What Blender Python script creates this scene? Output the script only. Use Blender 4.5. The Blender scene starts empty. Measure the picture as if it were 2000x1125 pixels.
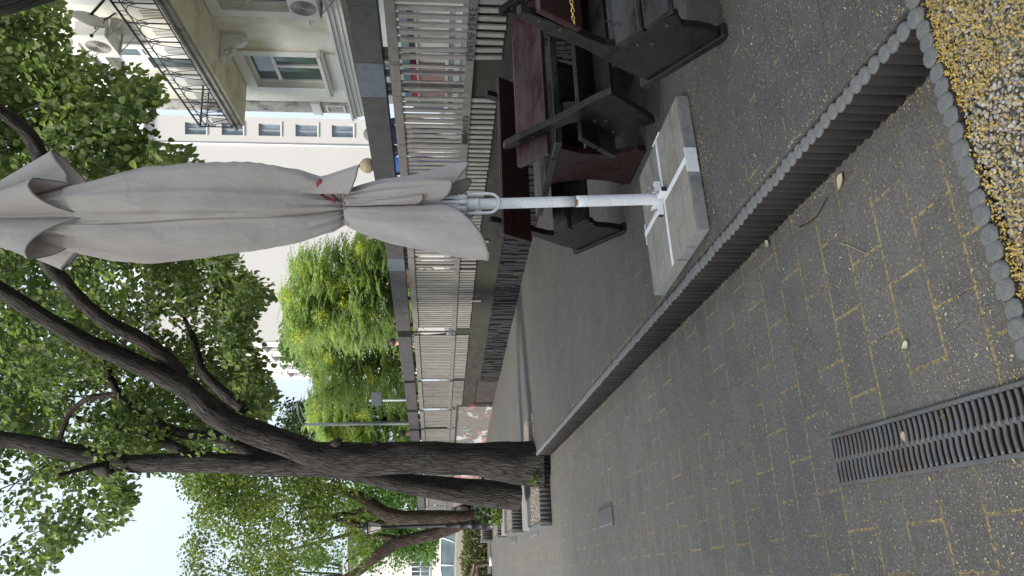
import bpy, bmesh, math, random
from math import sin, cos, pi, radians, sqrt, floor
from mathutils import Vector, Matrix, noise
random.seed(7)
R = random.random
def U(a, b): return a + (b - a) * R()
S = bpy.context.scene
COL = S.collection
# ------------------------------------------------------------------ camera (a phone held sideways: the picture lies on its side)
F = 1480.0
TH = radians(5.6)
CT, ST = cos(TH), sin(TH)
CAMZ = 1.6
def P(x, y, t):
    """photo pixel (x,y), metres t along the view axis -> world point"""
    a = (562.5 - y) / F; b = (x - 1000.0) / F
    return Vector((a * t, (CT - b * ST) * t, CAMZ + (-ST - b * CT) * t))
def G(x, y, z=0.0):
    """photo pixel -> world point on the level z"""
    b = (x - 1000.0) / F
    t = (CAMZ - z) / (ST + b * CT)
    return P(x, y, t)
cam = bpy.data.cameras.new('camera'); camo = bpy.data.objects.new('camera', cam); COL.objects.link(camo)
right = Vector((1, 0, 0)); fwd = Vector((0, CT, -ST)); dn = Vector((0, -ST, -CT))
m = Matrix((( dn.x, right.x, -fwd.x, 0), (dn.y, right.y, -fwd.y, 0), (dn.z, right.z, -fwd.z, CAMZ), (0, 0, 0, 1)))
camo.matrix_world = m
cam.sensor_width = 36; cam.lens = 36 * F / 2000.0; cam.clip_end = 2000; cam.clip_start = 0.05
S.camera = camo
# ground-plan directions: N across the path, D along it (away from the viewer)
DV = Vector((-0.36, 0.933, 0)).normalized(); NV = Vector((DV.y, -DV.x, 0))
ZV = Vector((0, 0, 1))
def PQ(p, q, z=0.0): return NV * p + DV * q + ZV * z
TZ = 0.2           # terrace level
SZ = 1.1           # street level behind the wall

# ------------------------------------------------------------------ mesh builder
class MB:
    def __init__(s): s.v = []; s.f = []; s.uv = {}; s.sm = []
    def face(s, pts, smooth=False, uv=None):
        i = len(s.v); s.v += [Vector(p) for p in pts]; s.f.append(tuple(range(i, i + len(pts)))); s.sm.append(smooth)
        if uv: s.uv[len(s.f) - 1] = uv
    def obox(s, o, ex, ey, ez):
        o = Vector(o); ex = Vector(ex); ey = Vector(ey); ez = Vector(ez)
        if ex.cross(ey).dot(ez) < 0: ex, ey = ey, ex
        i = len(s.v)
        s.v += [o, o + ex, o + ex + ey, o + ey, o + ez, o + ex + ez, o + ex + ey + ez, o + ey + ez]
        for q in ((0, 3, 2, 1), (4, 5, 6, 7), (0, 1, 5, 4), (1, 2, 6, 5), (2, 3, 7, 6), (3, 0, 4, 7)):
            s.f.append(tuple(i + k for k in q)); s.sm.append(False)
        return s
    def cbox(s, c, ex, ey, ez):
        c = Vector(c); ex = Vector(ex); ey = Vector(ey); ez = Vector(ez)
        return s.obox(c - ex / 2 - ey / 2 - ez / 2, ex, ey, ez)
    def box(s, x0, x1, y0, y1, z0, z1): return s.obox((x0, y0, z0), (x1 - x0, 0, 0), (0, y1 - y0, 0), (0, 0, z1 - z0))
    def prism(s, poly, ext):
        poly = [Vector(p) for p in poly]; ext = Vector(ext); n = len(poly); i = len(s.v)
        nrm = Vector((0, 0, 0))
        for k in range(n): nrm += poly[k].cross(poly[(k + 1) % n])
        if nrm.dot(ext) < 0: poly.reverse()
        s.v += poly + [p + ext for p in poly]
        s.f.append(tuple(i + k for k in range(n - 1, -1, -1))); s.sm.append(False)
        s.f.append(tuple(i + n + k for k in range(n))); s.sm.append(False)
        for k in range(n):
            j = (k + 1) % n; s.f.append((i + k, i + j, i + n + j, i + n + k)); s.sm.append(False)
        return s
    def tube(s, pts, rad, sides=8, caps=True, jitter=0.0, smooth=True, seed=0):
        pts = [Vector(p) for p in pts]; n = len(pts)
        if not hasattr(rad, '__len__'): rad = [rad] * n
        t0 = (pts[1] - pts[0]).normalized()
        ref = Vector((0, 0, 1)) if abs(t0.z) < 0.9 else Vector((1, 0, 0))
        nn = t0.cross(ref).normalized(); i0 = len(s.v); L = 0; Ls = []
        for k in range(n):
            t = (pts[min(k + 1, n - 1)] - pts[max(k - 1, 0)]).normalized()
            nn = (nn - t * nn.dot(t)).normalized(); bb = t.cross(nn)
            if k: L += (pts[k] - pts[k - 1]).length
            Ls.append(L)
            for j in range(sides):
                a = 2 * pi * j / sides; d = nn * cos(a) + bb * sin(a); r = rad[k]
                if jitter: r *= 1 + jitter * noise.noise(Vector((cos(a) * 1.6 + seed, sin(a) * 1.6, L * 1.5))) + 0.6 * jitter * noise.noise(Vector((cos(a) * 5 + seed, sin(a) * 5, L * 2.2)))
                s.v.append(pts[k] + d * r)
        rm = max(rad)
        for k in range(n - 1):
            for j in range(sides):
                j2 = (j + 1) % sides
                s.f.append((i0 + k * sides + j, i0 + k * sides + j2, i0 + (k + 1) * sides + j2, i0 + (k + 1) * sides + j)); s.sm.append(smooth)
                c = 2 * pi * rm / sides
                s.uv[len(s.f) - 1] = [(j * c, Ls[k]), ((j + 1) * c, Ls[k]), ((j + 1) * c, Ls[k + 1]), (j * c, Ls[k + 1])]
        if caps:
            s.f.append(tuple(i0 + j for j in range(sides - 1, -1, -1))); s.sm.append(False)
            s.f.append(tuple(i0 + (n - 1) * sides + j for j in range(sides))); s.sm.append(False)
        return s
    def lathe(s, base, prof, sides=16, smooth=True):
        base = Vector(base)
        pts = [base + ZV * h for r, h in prof]
        i0 = len(s.v); n = len(prof)
        for k, (r, h) in enumerate(prof):
            for j in range(sides):
                a = 2 * pi * j / sides; s.v.append(base + Vector((cos(a) * r, sin(a) * r, h)))
        for k in range(n - 1):
            for j in range(sides):
                j2 = (j + 1) % sides
                s.f.append((i0 + k * sides + j, i0 + k * sides + j2, i0 + (k + 1) * sides + j2, i0 + (k + 1) * sides + j)); s.sm.append(smooth)
        s.f.append(tuple(i0 + j for j in range(sides - 1, -1, -1))); s.sm.append(False)
        s.f.append(tuple(i0 + (n - 1) * sides + j for j in range(sides))); s.sm.append(False)
        return s
    def grid(s, fn, nu, nv, closed_u=False, smooth=True):
        i0 = len(s.v); mu = nu if closed_u else nu + 1
        for k in range(nv + 1):
            for j in range(mu): s.v.append(Vector(fn(j / nu, k / nv)))
        for k in range(nv):
            for j in range(nu):
                j2 = (j + 1) % mu if closed_u else j + 1
                s.f.append((i0 + k * mu + j, i0 + k * mu + j2, i0 + (k + 1) * mu + j2, i0 + (k + 1) * mu + j)); s.sm.append(smooth)
        return s
    def ball(s, c, r, sx=1, sy=1, sz=1, n=12, m_=8, jit=0):
        c = Vector(c)
        def fn(u, v):
            a = 2 * pi * u; b = pi * (v - 0.5) * 0.999; d = Vector((cos(a) * cos(b) * sx, sin(a) * cos(b) * sy, sin(b) * sz))
            return c + d * r * (1 + (jit * noise.noise(d * 2 + c) if jit else 0))
        return s.grid(fn, n, m_, True)
    def mesh(s, name, mat, off=Vector((0, 0, 0)), bevel=0.0, solid=0.0):
        me = bpy.data.meshes.new(name)
        me.from_pydata([tuple(v - off) for v in s.v], [], s.f)
        me.polygons.foreach_set('use_smooth', s.sm)
        if s.uv:
            ul = me.uv_layers.new(name='uv')
            for fi, uvs in s.uv.items():
                p = me.polygons[fi]
                for k, li in enumerate(p.loop_indices): ul.data[li].uv = uvs[k]
        mats = mat if isinstance(mat, (list, tuple)) else [mat]
        for mm in mats: me.materials.append(mm)
        if bevel:
            bm = bmesh.new(); bm.from_mesh(me)
            es = [e for e in bm.edges if len(e.link_faces) == 2 and e.calc_face_angle(0) > 0.6]
            bmesh.ops.bevel(bm, geom=es, offset=bevel, segments=2, profile=0.6, affect='EDGES', clamp_overlap=True)
            bm.to_mesh(me); bm.free()
        me.update()
        return me
    def build(s, name, mat, parent=None, bevel=0.0, origin=None):
        off = Vector((0, 0, 0))
        if parent is not None: off = wloc(parent)
        elif origin is not None: off = Vector(origin)
        me = s.mesh(name, mat, off, bevel)
        o = bpy.data.objects.new(name, me); COL.objects.link(o)
        if parent is not None: o.parent = parent
        elif origin is not None: o.location = off
        return o
def wloc(o):
    l = Vector(o.location)
    while o.parent is not None:
        o = o.parent; l += Vector(o.location)
    return l
def tag(o, label=None, cat=None, group=None, kind=None):
    if label: o['label'] = label
    if cat: o['category'] = cat
    if group: o['group'] = group
    if kind: o['kind'] = kind
    return o
def thing(name, loc, label, cat, group=None):
    o = bpy.data.objects.new(name, None); o.empty_display_size = 0.2; COL.objects.link(o); o.location = Vector(loc)
    return tag(o, label, cat, group)
def copy_tree(o, parent=None):
    c = o.copy(); COL.objects.link(c)
    if parent is not None: c.parent = parent
    for ch in [x for x in bpy.data.objects if x.parent == o]: copy_tree(ch, c)
    return c
def cr(pts, k=6):
    """Catmull-Rom through tuples (any length)"""
    out = []; n = len(pts)
    for i in range(n - 1):
        p0 = pts[max(i - 1, 0)]; p1 = pts[i]; p2 = pts[i + 1]; p3 = pts[min(i + 2, n - 1)]
        for j in range(k):
            t = j / k
            out.append(tuple(0.5 * (2 * b + (c - a) * t + (2 * a - 5 * b + 4 * c - d) * t * t + (3 * b - a - 3 * c + d) * t ** 3) for a, b, c, d in zip(p0, p1, p2, p3)))
    out.append(tuple(pts[-1])); return out
def lerp_list(lst, x):
    if x <= lst[0][0]: return lst[0][1]
    for (a, b), (c, d) in zip(lst, lst[1:]):
        if x <= c: return b + (d - b) * (x - a) / (c - a)
    return lst[-1][1]

# ------------------------------------------------------------------ materials
class NT:
    def __init__(s, name):
        s.m = bpy.data.materials.new(name); s.m.use_nodes = True; s.t = s.m.node_tree; s.t.nodes.clear()
        s.out = s.n('ShaderNodeOutputMaterial')
    def n(s, typ, **kw):
        nd = s.t.nodes.new(typ)
        for k, v in kw.items():
            if k in nd.inputs: nd.inputs[k].default_value = v
            else: setattr(nd, k, v)
        return nd
    def l(s, a, b): s.t.links.new(a, b)
    def noise(s, co, scale, detail=4, rough=0.55):
        nd = s.n('ShaderNodeTexNoise'); nd.inputs['Scale'].default_value = scale; nd.inputs['Detail'].default_value = detail; nd.inputs['Roughness'].default_value = rough
        s.l(co, nd.inputs['Vector']); return nd.outputs['Fac']
    def ramp(s, fac, stops):
        r = s.n('ShaderNodeValToRGB'); el = r.color_ramp.elements
        while len(el) < len(stops): el.new(0.5)
        for e, (p, c) in zip(el, stops): e.position = p; e.color = c if len(c) == 4 else (*c, 1)
        s.l(fac, r.inputs['Fac']); return r.outputs['Color']
    def mix(s, fac, a, b, mode='MIX'):
        nd = s.n('ShaderNodeMix'); nd.data_type = 'RGBA'; nd.blend_type = mode
        for sock, v in ((nd.inputs[0], fac), (nd.inputs[6], a), (nd.inputs[7], b)):
            if hasattr(v, 'is_output'): s.l(v, sock)
            else: sock.default_value = v if not isinstance(v, tuple) else ((*v, 1) if len(v) == 3 else v)
        return nd.outputs[2]
    def math(s, op, a, b=0.0, clamp=False):
        nd = s.n('ShaderNodeMath'); nd.operation = op; nd.use_clamp = clamp
        for sock, v in ((nd.inputs[0], a), (nd.inputs[1], b)):
            if hasattr(v, 'is_output'): s.l(v, sock)
            else: sock.default_value = v
        return nd.outputs[0]
    def obj(s, scale=(1, 1, 1), rotz=0.0):
        tc = s.n('ShaderNodeTexCoord'); mp = s.n('ShaderNodeMapping'); mp.inputs['Scale'].default_value = scale; mp.inputs['Rotation'].default_value = (0, 0, rotz)
        s.l(tc.outputs['Object'], mp.inputs['Vector']); return mp.outputs['Vector']
    def uv(s, scale=(1, 1, 1)):
        tc = s.n('ShaderNodeTexCoord'); mp = s.n('ShaderNodeMapping'); mp.inputs['Scale'].default_value = scale
        s.l(tc.outputs['UV'], mp.inputs['Vector']); return mp.outputs['Vector']
    def bsdf(s, col, rough=0.8, bump=None, bstr=0.3, bdist=0.01, metal=0.0, spec=0.5):
        b = s.n('ShaderNodeBsdfPrincipled')
        if hasattr(col, 'is_output'): s.l(col, b.inputs['Base Color'])
        else: b.inputs['Base Color'].default_value = (*col, 1)
        if hasattr(rough, 'is_output'): s.l(rough, b.inputs['Roughness'])
        else: b.inputs['Roughness'].default_value = rough
        b.inputs['Metallic'].default_value = metal
        b.inputs['Specular IOR Level'].default_value = spec
        if bump is not None:
            bp = s.n('ShaderNodeBump'); bp.inputs['Strength'].default_value = bstr; bp.inputs['Distance'].default_value = bdist
            s.l(bump, bp.inputs['Height']); s.l(bp.outputs['Normal'], b.inputs['Normal'])
        s.l(b.outputs['BSDF'], s.out.inputs['Surface']); return s.m
def mul(c, k): return tuple(min(1, x * k) for x in c)
def simple(name, col, rough=0.7, var=0.25, scale=6.0, stretch=(1, 1, 1), bump=0.15, fine=60.0, col2=None, metal=0.0, spec=0.5, dirt=None, fm=0.35, isl=0.0):
    t = NT(name); co = t.obj(stretch)
    n1 = t.noise(co, scale, 5); n2 = t.noise(co, fine, 3)
    c = t.ramp(n1, [(0.3, mul(col, 1 - var)), (0.7, col2 or mul(col, 1 + var))])
    c = t.mix(fm, c, t.ramp(n2, [(0.3, mul(col, 0.7)), (0.7, mul(col, 1.25))]))
    if isl:
        g = t.n('ShaderNodeNewGeometry'); c = t.mix(1.0, c, t.ramp(g.outputs['Random Per Island'], [(0, (1 - isl,) * 3), (1, (1 + isl,) * 3)]), 'MULTIPLY')
    if dirt:
        dn_ = t.noise(t.obj((1, 1, dirt[2] if len(dirt) > 2 else 1)), dirt[1], 6, 0.65)
        c = t.mix(t.ramp(dn_, [(0.5, (0, 0, 0)), (0.68, (1, 1, 1))]), c, dirt[0])
    return t.bsdf(c, rough, n2, bump, 0.004, metal, spec)

def paver_mat(name, base, c2, speck=0.5, yellow=0.6, seed=0.0):
    """concrete block paving laid as a running bond across the path, petals in joints and scattered"""
    t = NT(name)
    ang = math.atan2(NV.y, NV.x)
    tc = t.n('ShaderNodeTexCoord'); mp = t.n('ShaderNodeMapping'); mp.inputs['Rotation'].default_value = (0, 0, -ang); mp.inputs['Location'].default_value = (seed, seed * 0.7, 0)
    t.l(tc.outputs['Object'], mp.inputs['Vector']); co = mp.outputs['Vector']
    wob = t.n('ShaderNodeTexNoise'); wob.inputs['Scale'].default_value = 4; t.l(co, wob.inputs['Vector'])
    cow = t.n('ShaderNodeMixRGB'); cow.blend_type = 'ADD'; cow.inputs['Fac'].default_value = 0.006; t.l(co, cow.inputs[1]); t.l(wob.outputs['Color'], cow.inputs[2])
    br = t.n('ShaderNodeTexBrick'); br.offset = 0.5; br.offset_frequency = 2
    br.inputs['Scale'].default_value = 1.0; br.inputs['Brick Width'].default_value = 0.32; br.inputs['Row Height'].default_value = 0.2
    br.inputs['Mortar Size'].default_value = 0.003; br.inputs['Mortar Smooth'].default_value = 0.3; br.inputs['Bias'].default_value = 0.0
    br.inputs['Color1'].default_value = (*mul(base, 0.91), 1); br.inputs['Color2'].default_value = (*mul(base, 1.09), 1); br.inputs['Mortar'].default_value = (0.045, 0.042, 0.039, 1)
    t.l(cow.outputs[0], br.inputs['Vector'])
    big = t.noise(co, 0.6, 6, 0.6); fine = t.noise(co, 220, 2); mid = t.noise(co, 9, 5, 0.7)
    c = t.mix(t.ramp(big, [(0.35, (0, 0, 0)), (0.7, (1, 1, 1))]), br.outputs['Color'], t.mix(0.6, br.outputs['Color'], c2))
    c = t.mix(0.8, c, t.mix(1.0, c, t.ramp(fine, [(0.25, (0.5, 0.5, 0.5)), (0.75, (1.55, 1.55, 1.55))]), 'MULTIPLY'))
    c = t.mix(0.5, c, t.mix(1.0, c, t.ramp(mid, [(0.3, (0.7, 0.7, 0.7)), (0.7, (1.25, 1.25, 1.25))]), 'MULTIPLY'))
    grn = t.noise(co, 75, 3, 0.8)
    c = t.mix(0.75, c, t.mix(1.0, c, t.ramp(grn, [(0.3, (0.5, 0.5, 0.5)), (0.5, (0.95, 0.95, 0.95)), (0.72, (1.7, 1.68, 1.62))]), 'MULTIPLY'))
    stn = t.noise(co, 1.7, 6, 0.7)
    c = t.mix(t.math('MULTIPLY', t.ramp(stn, [(0.52, (0, 0, 0)), (0.66, (1, 1, 1))]), 0.4), c, mul(base, 0.62))
    # petals caught in the joints
    br2 = t.n('ShaderNodeTexBrick'); br2.offset = 0.5; br2.offset_frequency = 2
    for k, v in (('Scale', 1.0), ('Brick Width', 0.32), ('Row Height', 0.2), ('Mortar Size', 0.0068), ('Mortar Smooth', 0.35)): br2.inputs[k].default_value = v
    t.l(cow.outputs[0], br2.inputs['Vector'])
    jn = t.noise(co, 6.5, 4, 0.7); jf = t.noise(co, 55, 4, 0.75)
    jm = t.math('MULTIPLY', br2.outputs['Fac'], t.ramp(jn, [(0.62 - 0.22 * yellow, (0, 0, 0)), (0.72 - 0.2 * yellow, (1, 1, 1))]))
    jm = t.math('MULTIPLY', jm, t.ramp(t.noise(co, 1.6, 3, 0.6), [(0.38, (0.3, 0.3, 0.3)), (0.52, (1, 1, 1))]))
    jm = t.math('MULTIPLY', jm, t.ramp(jf, [(0.42, (0, 0, 0)), (0.54, (1, 1, 1))]))
    c = t.mix(t.math('MULTIPLY', jm, 0.9), c, (0.36, 0.265, 0.11))
    # scattered specks
    spk = None
    for sc, th, co_ in ((70, 0.16, (0.40, 0.30, 0.13)), (120, 0.17, (0.33, 0.30, 0.24)), (38, 0.11, (0.42, 0.29, 0.07))):
        vo = t.n('ShaderNodeTexVoronoi'); vo.inputs['Scale'].default_value = sc; t.l(co, vo.inputs['Vector'])
        sep = t.n('ShaderNodeSeparateColor'); t.l(vo.outputs['Color'], sep.inputs[0])
        dens = t.ramp(t.noise(co, 1.3, 3), [(0.3, (0.25, 0.25, 0.25)), (0.7, (1, 1, 1))])
        keep = t.math('LESS_THAN', sep.outputs[0], t.math('MULTIPLY', dens, speck))
        thv = t.math('MULTIPLY', sep.outputs[1], th * 1.6)
        msk = t.math('MULTIPLY', t.math('LESS_THAN', vo.outputs['Distance'], thv), keep)
        c = t.mix(msk, c, co_)
    h = t.math('ADD', t.math('MULTIPLY', br.outputs['Fac'], -0.8), t.math('MULTIPLY', fine, 0.35))
    return t.bsdf(c, 0.72, h, 0.6, 0.006, spec=0.4)

def bark_mat(name, base, hi):
    t = NT(name); co = t.uv((1, 0.13, 1))
    n1 = t.noise(co, 22, 6, 0.65); vo = t.n('ShaderNodeTexVoronoi'); vo.feature = 'DISTANCE_TO_EDGE'; vo.inputs['Scale'].default_value = 27
    wv = t.n('ShaderNodeMixRGB'); wv.blend_type = 'ADD'; wv.inputs['Fac'].default_value = 0.09; t.l(co, wv.inputs[1])
    nz = t.n('ShaderNodeTexNoise'); nz.inputs['Scale'].default_value = 9; nz.inputs['Detail'].default_value = 5; t.l(co, nz.inputs['Vector']); t.l(nz.outputs['Color'], wv.inputs[2])
    t.l(wv.outputs[0], vo.inputs['Vector'])
    crack = t.ramp(vo.outputs['Distance'], [(0.0, (0, 0, 0)), (0.13, (1, 1, 1))])
    big = t.noise(t.obj(), 1.4, 4)
    c = t.ramp(n1, [(0.28, mul(base, 0.55)), (0.5, base), (0.75, hi)])
    c = t.mix(t.math('MULTIPLY', t.math('SUBTRACT', 1.0, crack), 0.75), c, mul(base, 0.3))
    c = t.mix(t.math('MULTIPLY', t.ramp(big, [(0.45, (0, 0, 0)), (0.7, (1, 1, 1))]), 0.5), c, t.mix(0.5, c, (0.06, 0.062, 0.05)))
    h = t.math('ADD', t.math('MULTIPLY', crack, 0.6), t.math('MULTIPLY', n1, 0.8))
    return t.bsdf(c, 0.9, h, 1.0, 0.03, spec=0.2)

def leaf_mat(name, cols, trans=0.45, tcol=None, rough=0.5):
    t = NT(name)
    geo = t.n('ShaderNodeNewGeometry')
    n = len(cols)
    c = t.ramp(geo.outputs['Random Per Island'], [(i / max(1, n - 1), k) for i, k in enumerate(cols)])
    big = t.noise(t.obj(), 0.9, 3)
    c = t.mix(0.6, c, t.mix(1.0, c, t.ramp(big, [(0.3, (0.6, 0.66, 0.6)), (0.7, (1.45, 1.4, 1.2))]), 'MULTIPLY'))
    b = t.n('ShaderNodeBsdfPrincipled'); t.l(c, b.inputs['Base Color']); b.inputs['Roughness'].default_value = rough; b.inputs['Specular IOR Level'].default_value = 0.35
    tr = t.n('ShaderNodeBsdfTranslucent'); t.l(t.mix(1.0, c, tcol or (1.5, 1.6, 0.7), 'MULTIPLY'), tr.inputs['Color'])
    mx = t.n('ShaderNodeMixShader'); mx.inputs[0].default_value = trans; t.l(b.outputs[0], mx.inputs[1]); t.l(tr.outputs[0], mx.inputs[2])
    t.l(mx.outputs[0], t.out.inputs['Surface']); return t.m

def wood_mat(name, base, worn, wornamt=0.5, rough=0.42):
    t = NT(name); co = t.uv((1, 1, 1)) if False else t.obj((3, 22, 22))
    co2 = t.obj((1, 1, 1))
    g = t.noise(co, 1.6, 6, 0.6); b_ = t.noise(t.obj((.8, 3, 5)), 3.2, 6, 0.7); sp = t.noise(co2, 55, 3, 0.8)
    c = t.ramp(g, [(0.3, mul(base, 0.6)), (0.7, mul(base, 1.25))])
    c = t.mix(t.math('MULTIPLY', t.ramp(b_, [(0.42, (0, 0, 0)), (0.68, (1, 1, 1))]), wornamt), c, worn)
    sc_ = t.noise(t.obj((2, 2, 40)), 3, 6, 0.8); c = t.mix(t.math('MULTIPLY', t.ramp(sc_, [(0.6, (0, 0, 0)), (0.68, (1, 1, 1))]), 0.35), c, mul(worn, 1.6))
    c = t.mix(t.math('MULTIPLY', t.ramp(sp, [(0.68, (0, 0, 0)), (0.74, (1, 1, 1))]), 0.25), c, (0.22, 0.2, 0.17))
    r = t.ramp(b_, [(0.35, (rough - 0.14,) * 3), (0.7, (rough + 0.2,) * 3)])
    return t.bsdf(c, r, t.math('ADD', g, t.math('MULTIPLY', sp, 0.4)), 0.35, 0.004, spec=0.45)

def glass_mat(name, dark=(0.05, 0.075, 0.08)):
    t = NT(name); co = t.obj()
    c = t.ramp(t.noise(co, 1.5, 4), [(0.35, dark), (0.7, mul(dark, 2.2))])
    return t.bsdf(c, 0.06, t.noise(co, 1.2, 2), 0.05, 0.02, spec=0.9)

M = {}
M['path'] = paver_mat('path_pavers', (0.108, 0.103, 0.1), (0.132, 0.116, 0.1), 0.5, 1.15, 0.03)
M['terrace'] = paver_mat('terrace_pavers', (0.077, 0.075, 0.075), (0.102, 0.088, 0.073), 0.55, 0.4, 0.11)
M['asphalt'] = simple('street_asphalt', (0.2, 0.2, 0.2), 0.9, 0.2, 2, fine=180)
M['earth'] = simple('ground_soil', (0.16, 0.145, 0.125), 0.95, 0.3, 3, fine=90)
M['kerb_top'] = simple('grey_concrete', (0.16, 0.16, 0.165), 0.8, 0.2, 14, fine=220, bump=0.3)
M['kerb_rise'] = simple('stained_concrete', (0.075, 0.062, 0.055), 0.85, 0.35, 7, (1, 1, 0.3), 0.3, 160, dirt=((0.035, 0.03, 0.028), 5, 0.3))
M['planter_conc'] = simple('planter_concrete', (0.06, 0.059, 0.06), 0.85, 0.3, 9, fine=150, bump=0.3)
M['cap'] = simple('cast_concrete', (0.2, 0.195, 0.185), 0.85, 0.15, 7, fine=150)
M['bark'] = bark_mat('tree_bark', (0.048, 0.041, 0.038), (0.092, 0.08, 0.074))
M['bark2'] = bark_mat('brown_bark', (0.07, 0.052, 0.04), (0.14, 0.11, 0.085))
M['leaf'] = leaf_mat('linden_leaves', [(0.09, 0.125, 0.06), (0.125, 0.17, 0.075), (0.15, 0.2, 0.085), (0.2, 0.245, 0.115), (0.105, 0.14, 0.075)], 0.55, (1.5, 1.6, 0.85))
M['leaf_loc'] = leaf_mat('locust_leaves', [(0.10, 0.15, 0.035), (0.14, 0.19, 0.05), (0.08, 0.12, 0.035), (0.2, 0.22, 0.06)])
M['leaf_ail'] = leaf_mat('pinnate_leaves', [(0.18, 0.24, 0.115), (0.27, 0.35, 0.165), (0.36, 0.44, 0.23), (0.22, 0.295, 0.16)], 0.52, (1.4, 1.5, 0.8))
M['leaf_seed'] = leaf_mat('seed_clusters', [(0.46, 0.49, 0.12), (0.56, 0.56, 0.17), (0.42, 0.47, 0.13)], 0.5)
M['leaf_dark'] = leaf_mat('dark_leaves', [(0.02, 0.045, 0.015), (0.035, 0.06, 0.02), (0.045, 0.08, 0.03)], 0.25)
M['leaf_far'] = leaf_mat('far_leaves', [(0.07, 0.14, 0.035), (0.1, 0.18, 0.05), (0.06, 0.11, 0.03)])
M['leaf_hedge'] = leaf_mat('hedge_leaves', [(0.07, 0.085, 0.03), (0.12, 0.13, 0.05), (0.18, 0.17, 0.08), (0.05, 0.07, 0.025)], 0.25)
M['slat'] = simple('weathered_paint', (0.235, 0.219, 0.2), 0.7, 0.14, 5, (1, 1, 0.25), 0.2, 90, dirt=((0.16, 0.14, 0.12), 16, 0.3), fm=0.2, isl=0.2)
M['slat_dark'] = simple('dirty_paint', (0.2, 0.185, 0.17), 0.75, 0.2, 6, (1, 1, 0.3), 0.25, 90, dirt=((0.12, 0.1, 0.085), 12, 0.4), isl=0.2)
M['rail'] = simple('rail_metal', (0.15, 0.136, 0.125), 0.65, 0.2, 6, fine=90, dirt=((0.09, 0.065, 0.05), 7))
M['hand'] = simple('handrail_brown', (0.05, 0.046, 0.044), 0.6, 0.3, 7, fine=80, dirt=((0.03, 0.027, 0.026), 10))
M['hand_blue'] = simple('handrail_zinc', (0.085, 0.098, 0.115), 0.5, 0.35, 6, fine=80, dirt=((0.045, 0.05, 0.06), 6))
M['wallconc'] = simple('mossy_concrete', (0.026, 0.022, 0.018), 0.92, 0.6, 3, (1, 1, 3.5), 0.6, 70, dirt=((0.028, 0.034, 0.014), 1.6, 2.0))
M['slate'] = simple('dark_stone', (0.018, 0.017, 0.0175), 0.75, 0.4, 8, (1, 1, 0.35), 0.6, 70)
M['dark'] = simple('slot_shade', (0.01, 0.009, 0.009), 0.9, 0.2, spec=0.1)
M['niche'] = simple('niche_shade', (0.035, 0.027, 0.024), 0.95, 0.5, 4)  # dark colour carries the shade of a deep recess
M['canvas'] = None
M['white'] = simple('white_paint', (0.8, 0.81, 0.84), 0.35, 0.06, 8, fine=60, bump=0.05)
M['steel'] = simple('galvanised_steel', (0.5, 0.5, 0.5), 0.35, 0.1, 20, metal=0.9)
M['rust'] = simple('rust', (0.28, 0.12, 0.05), 0.9, 0.4, 30)
M['black'] = simple('black_iron', (0.012, 0.013, 0.016), 0.4, 0.3, 12)
M['plug'] = simple('black_plastic', (0.015, 0.015, 0.015), 0.5, 0.1)
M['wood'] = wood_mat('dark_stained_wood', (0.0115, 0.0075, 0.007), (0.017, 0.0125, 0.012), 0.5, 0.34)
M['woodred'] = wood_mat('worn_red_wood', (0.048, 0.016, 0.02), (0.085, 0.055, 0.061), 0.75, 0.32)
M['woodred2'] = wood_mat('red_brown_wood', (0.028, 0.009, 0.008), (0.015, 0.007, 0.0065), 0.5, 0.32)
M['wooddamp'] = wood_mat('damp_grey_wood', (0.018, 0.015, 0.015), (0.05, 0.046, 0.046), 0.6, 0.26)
M['brass'] = simple('brass_chain', (0.5, 0.36, 0.12), 0.3, 0.1, metal=1.0)
M['tilecap'] = None
M['cream'] = simple('cream_plaster', (0.83, 0.8, 0.715), 0.9, 0.05, 1.1, fine=40, bump=0.1, fm=0.12, dirt=((0.5, 0.42, 0.24), 0.55, 0.6))
M['cream_clean'] = simple('pale_plaster', (0.72, 0.7, 0.65), 0.9, 0.05, 1.1, fine=40, fm=0.1)
M['stainy'] = simple('yellowed_plaster', (0.84, 0.76, 0.56), 0.9, 0.1, 1.6, fine=30, bump=0.3, dirt=((0.66, 0.56, 0.36), 1.7))
M['weath'] = simple('weathered_stone', (0.42, 0.40, 0.37), 0.9, 0.3, 4, fine=30, bump=0.4, dirt=((0.1, 0.09, 0.08), 2.5))
M['bigwall'] = simple('far_render', (0.50, 0.475, 0.45), 0.9, 0.025, 0.2, fine=2, bump=0.0, fm=0.03)
M['bigwall2'] = simple('far_facade', (0.66, 0.63, 0.58), 0.9, 0.04, 0.3, fine=2, bump=0.0, fm=0.04)
M['trim'] = simple('white_trim', (0.78, 0.765, 0.735), 0.8, 0.06, 1, fine=20, fm=0.15)
M['roofmetal'] = simple('roof_metal', (0.5, 0.55, 0.58), 0.5, 0.1, 0.5, fine=3)
M['glass'] = glass_mat('window_glass')
M['glass_far'] = glass_mat('far_window_glass', (0.09, 0.11, 0.13))
M['iron'] = simple('wrought_iron', (0.05, 0.05, 0.055), 0.6, 0.2)
M['acwhite'] = simple('aircon_shell', (0.62, 0.61, 0.58), 0.5, 0.06, 4)
M['acgrille'] = simple('aircon_grille', (0.2, 0.18, 0.17), 0.6, 0.2, 40)
M['shopblue'] = simple('grey_blue_panel', (0.2, 0.25, 0.3), 0.6, 0.1, 3)
M['shopred'] = simple('red_panel', (0.5, 0.05, 0.07), 0.5, 0.1, 3)
M['shoppink'] = simple('pink_shutter', (0.6, 0.38, 0.36), 0.7, 0.12, 4, (1, 1, 0.2))
M['shopwhite'] = simple('white_panel', (0.75, 0.75, 0.74), 0.6, 0.05, 3)
M['ink'] = simple('black_marker', (0.012, 0.011, 0.011), 0.6, 0.1)
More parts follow.
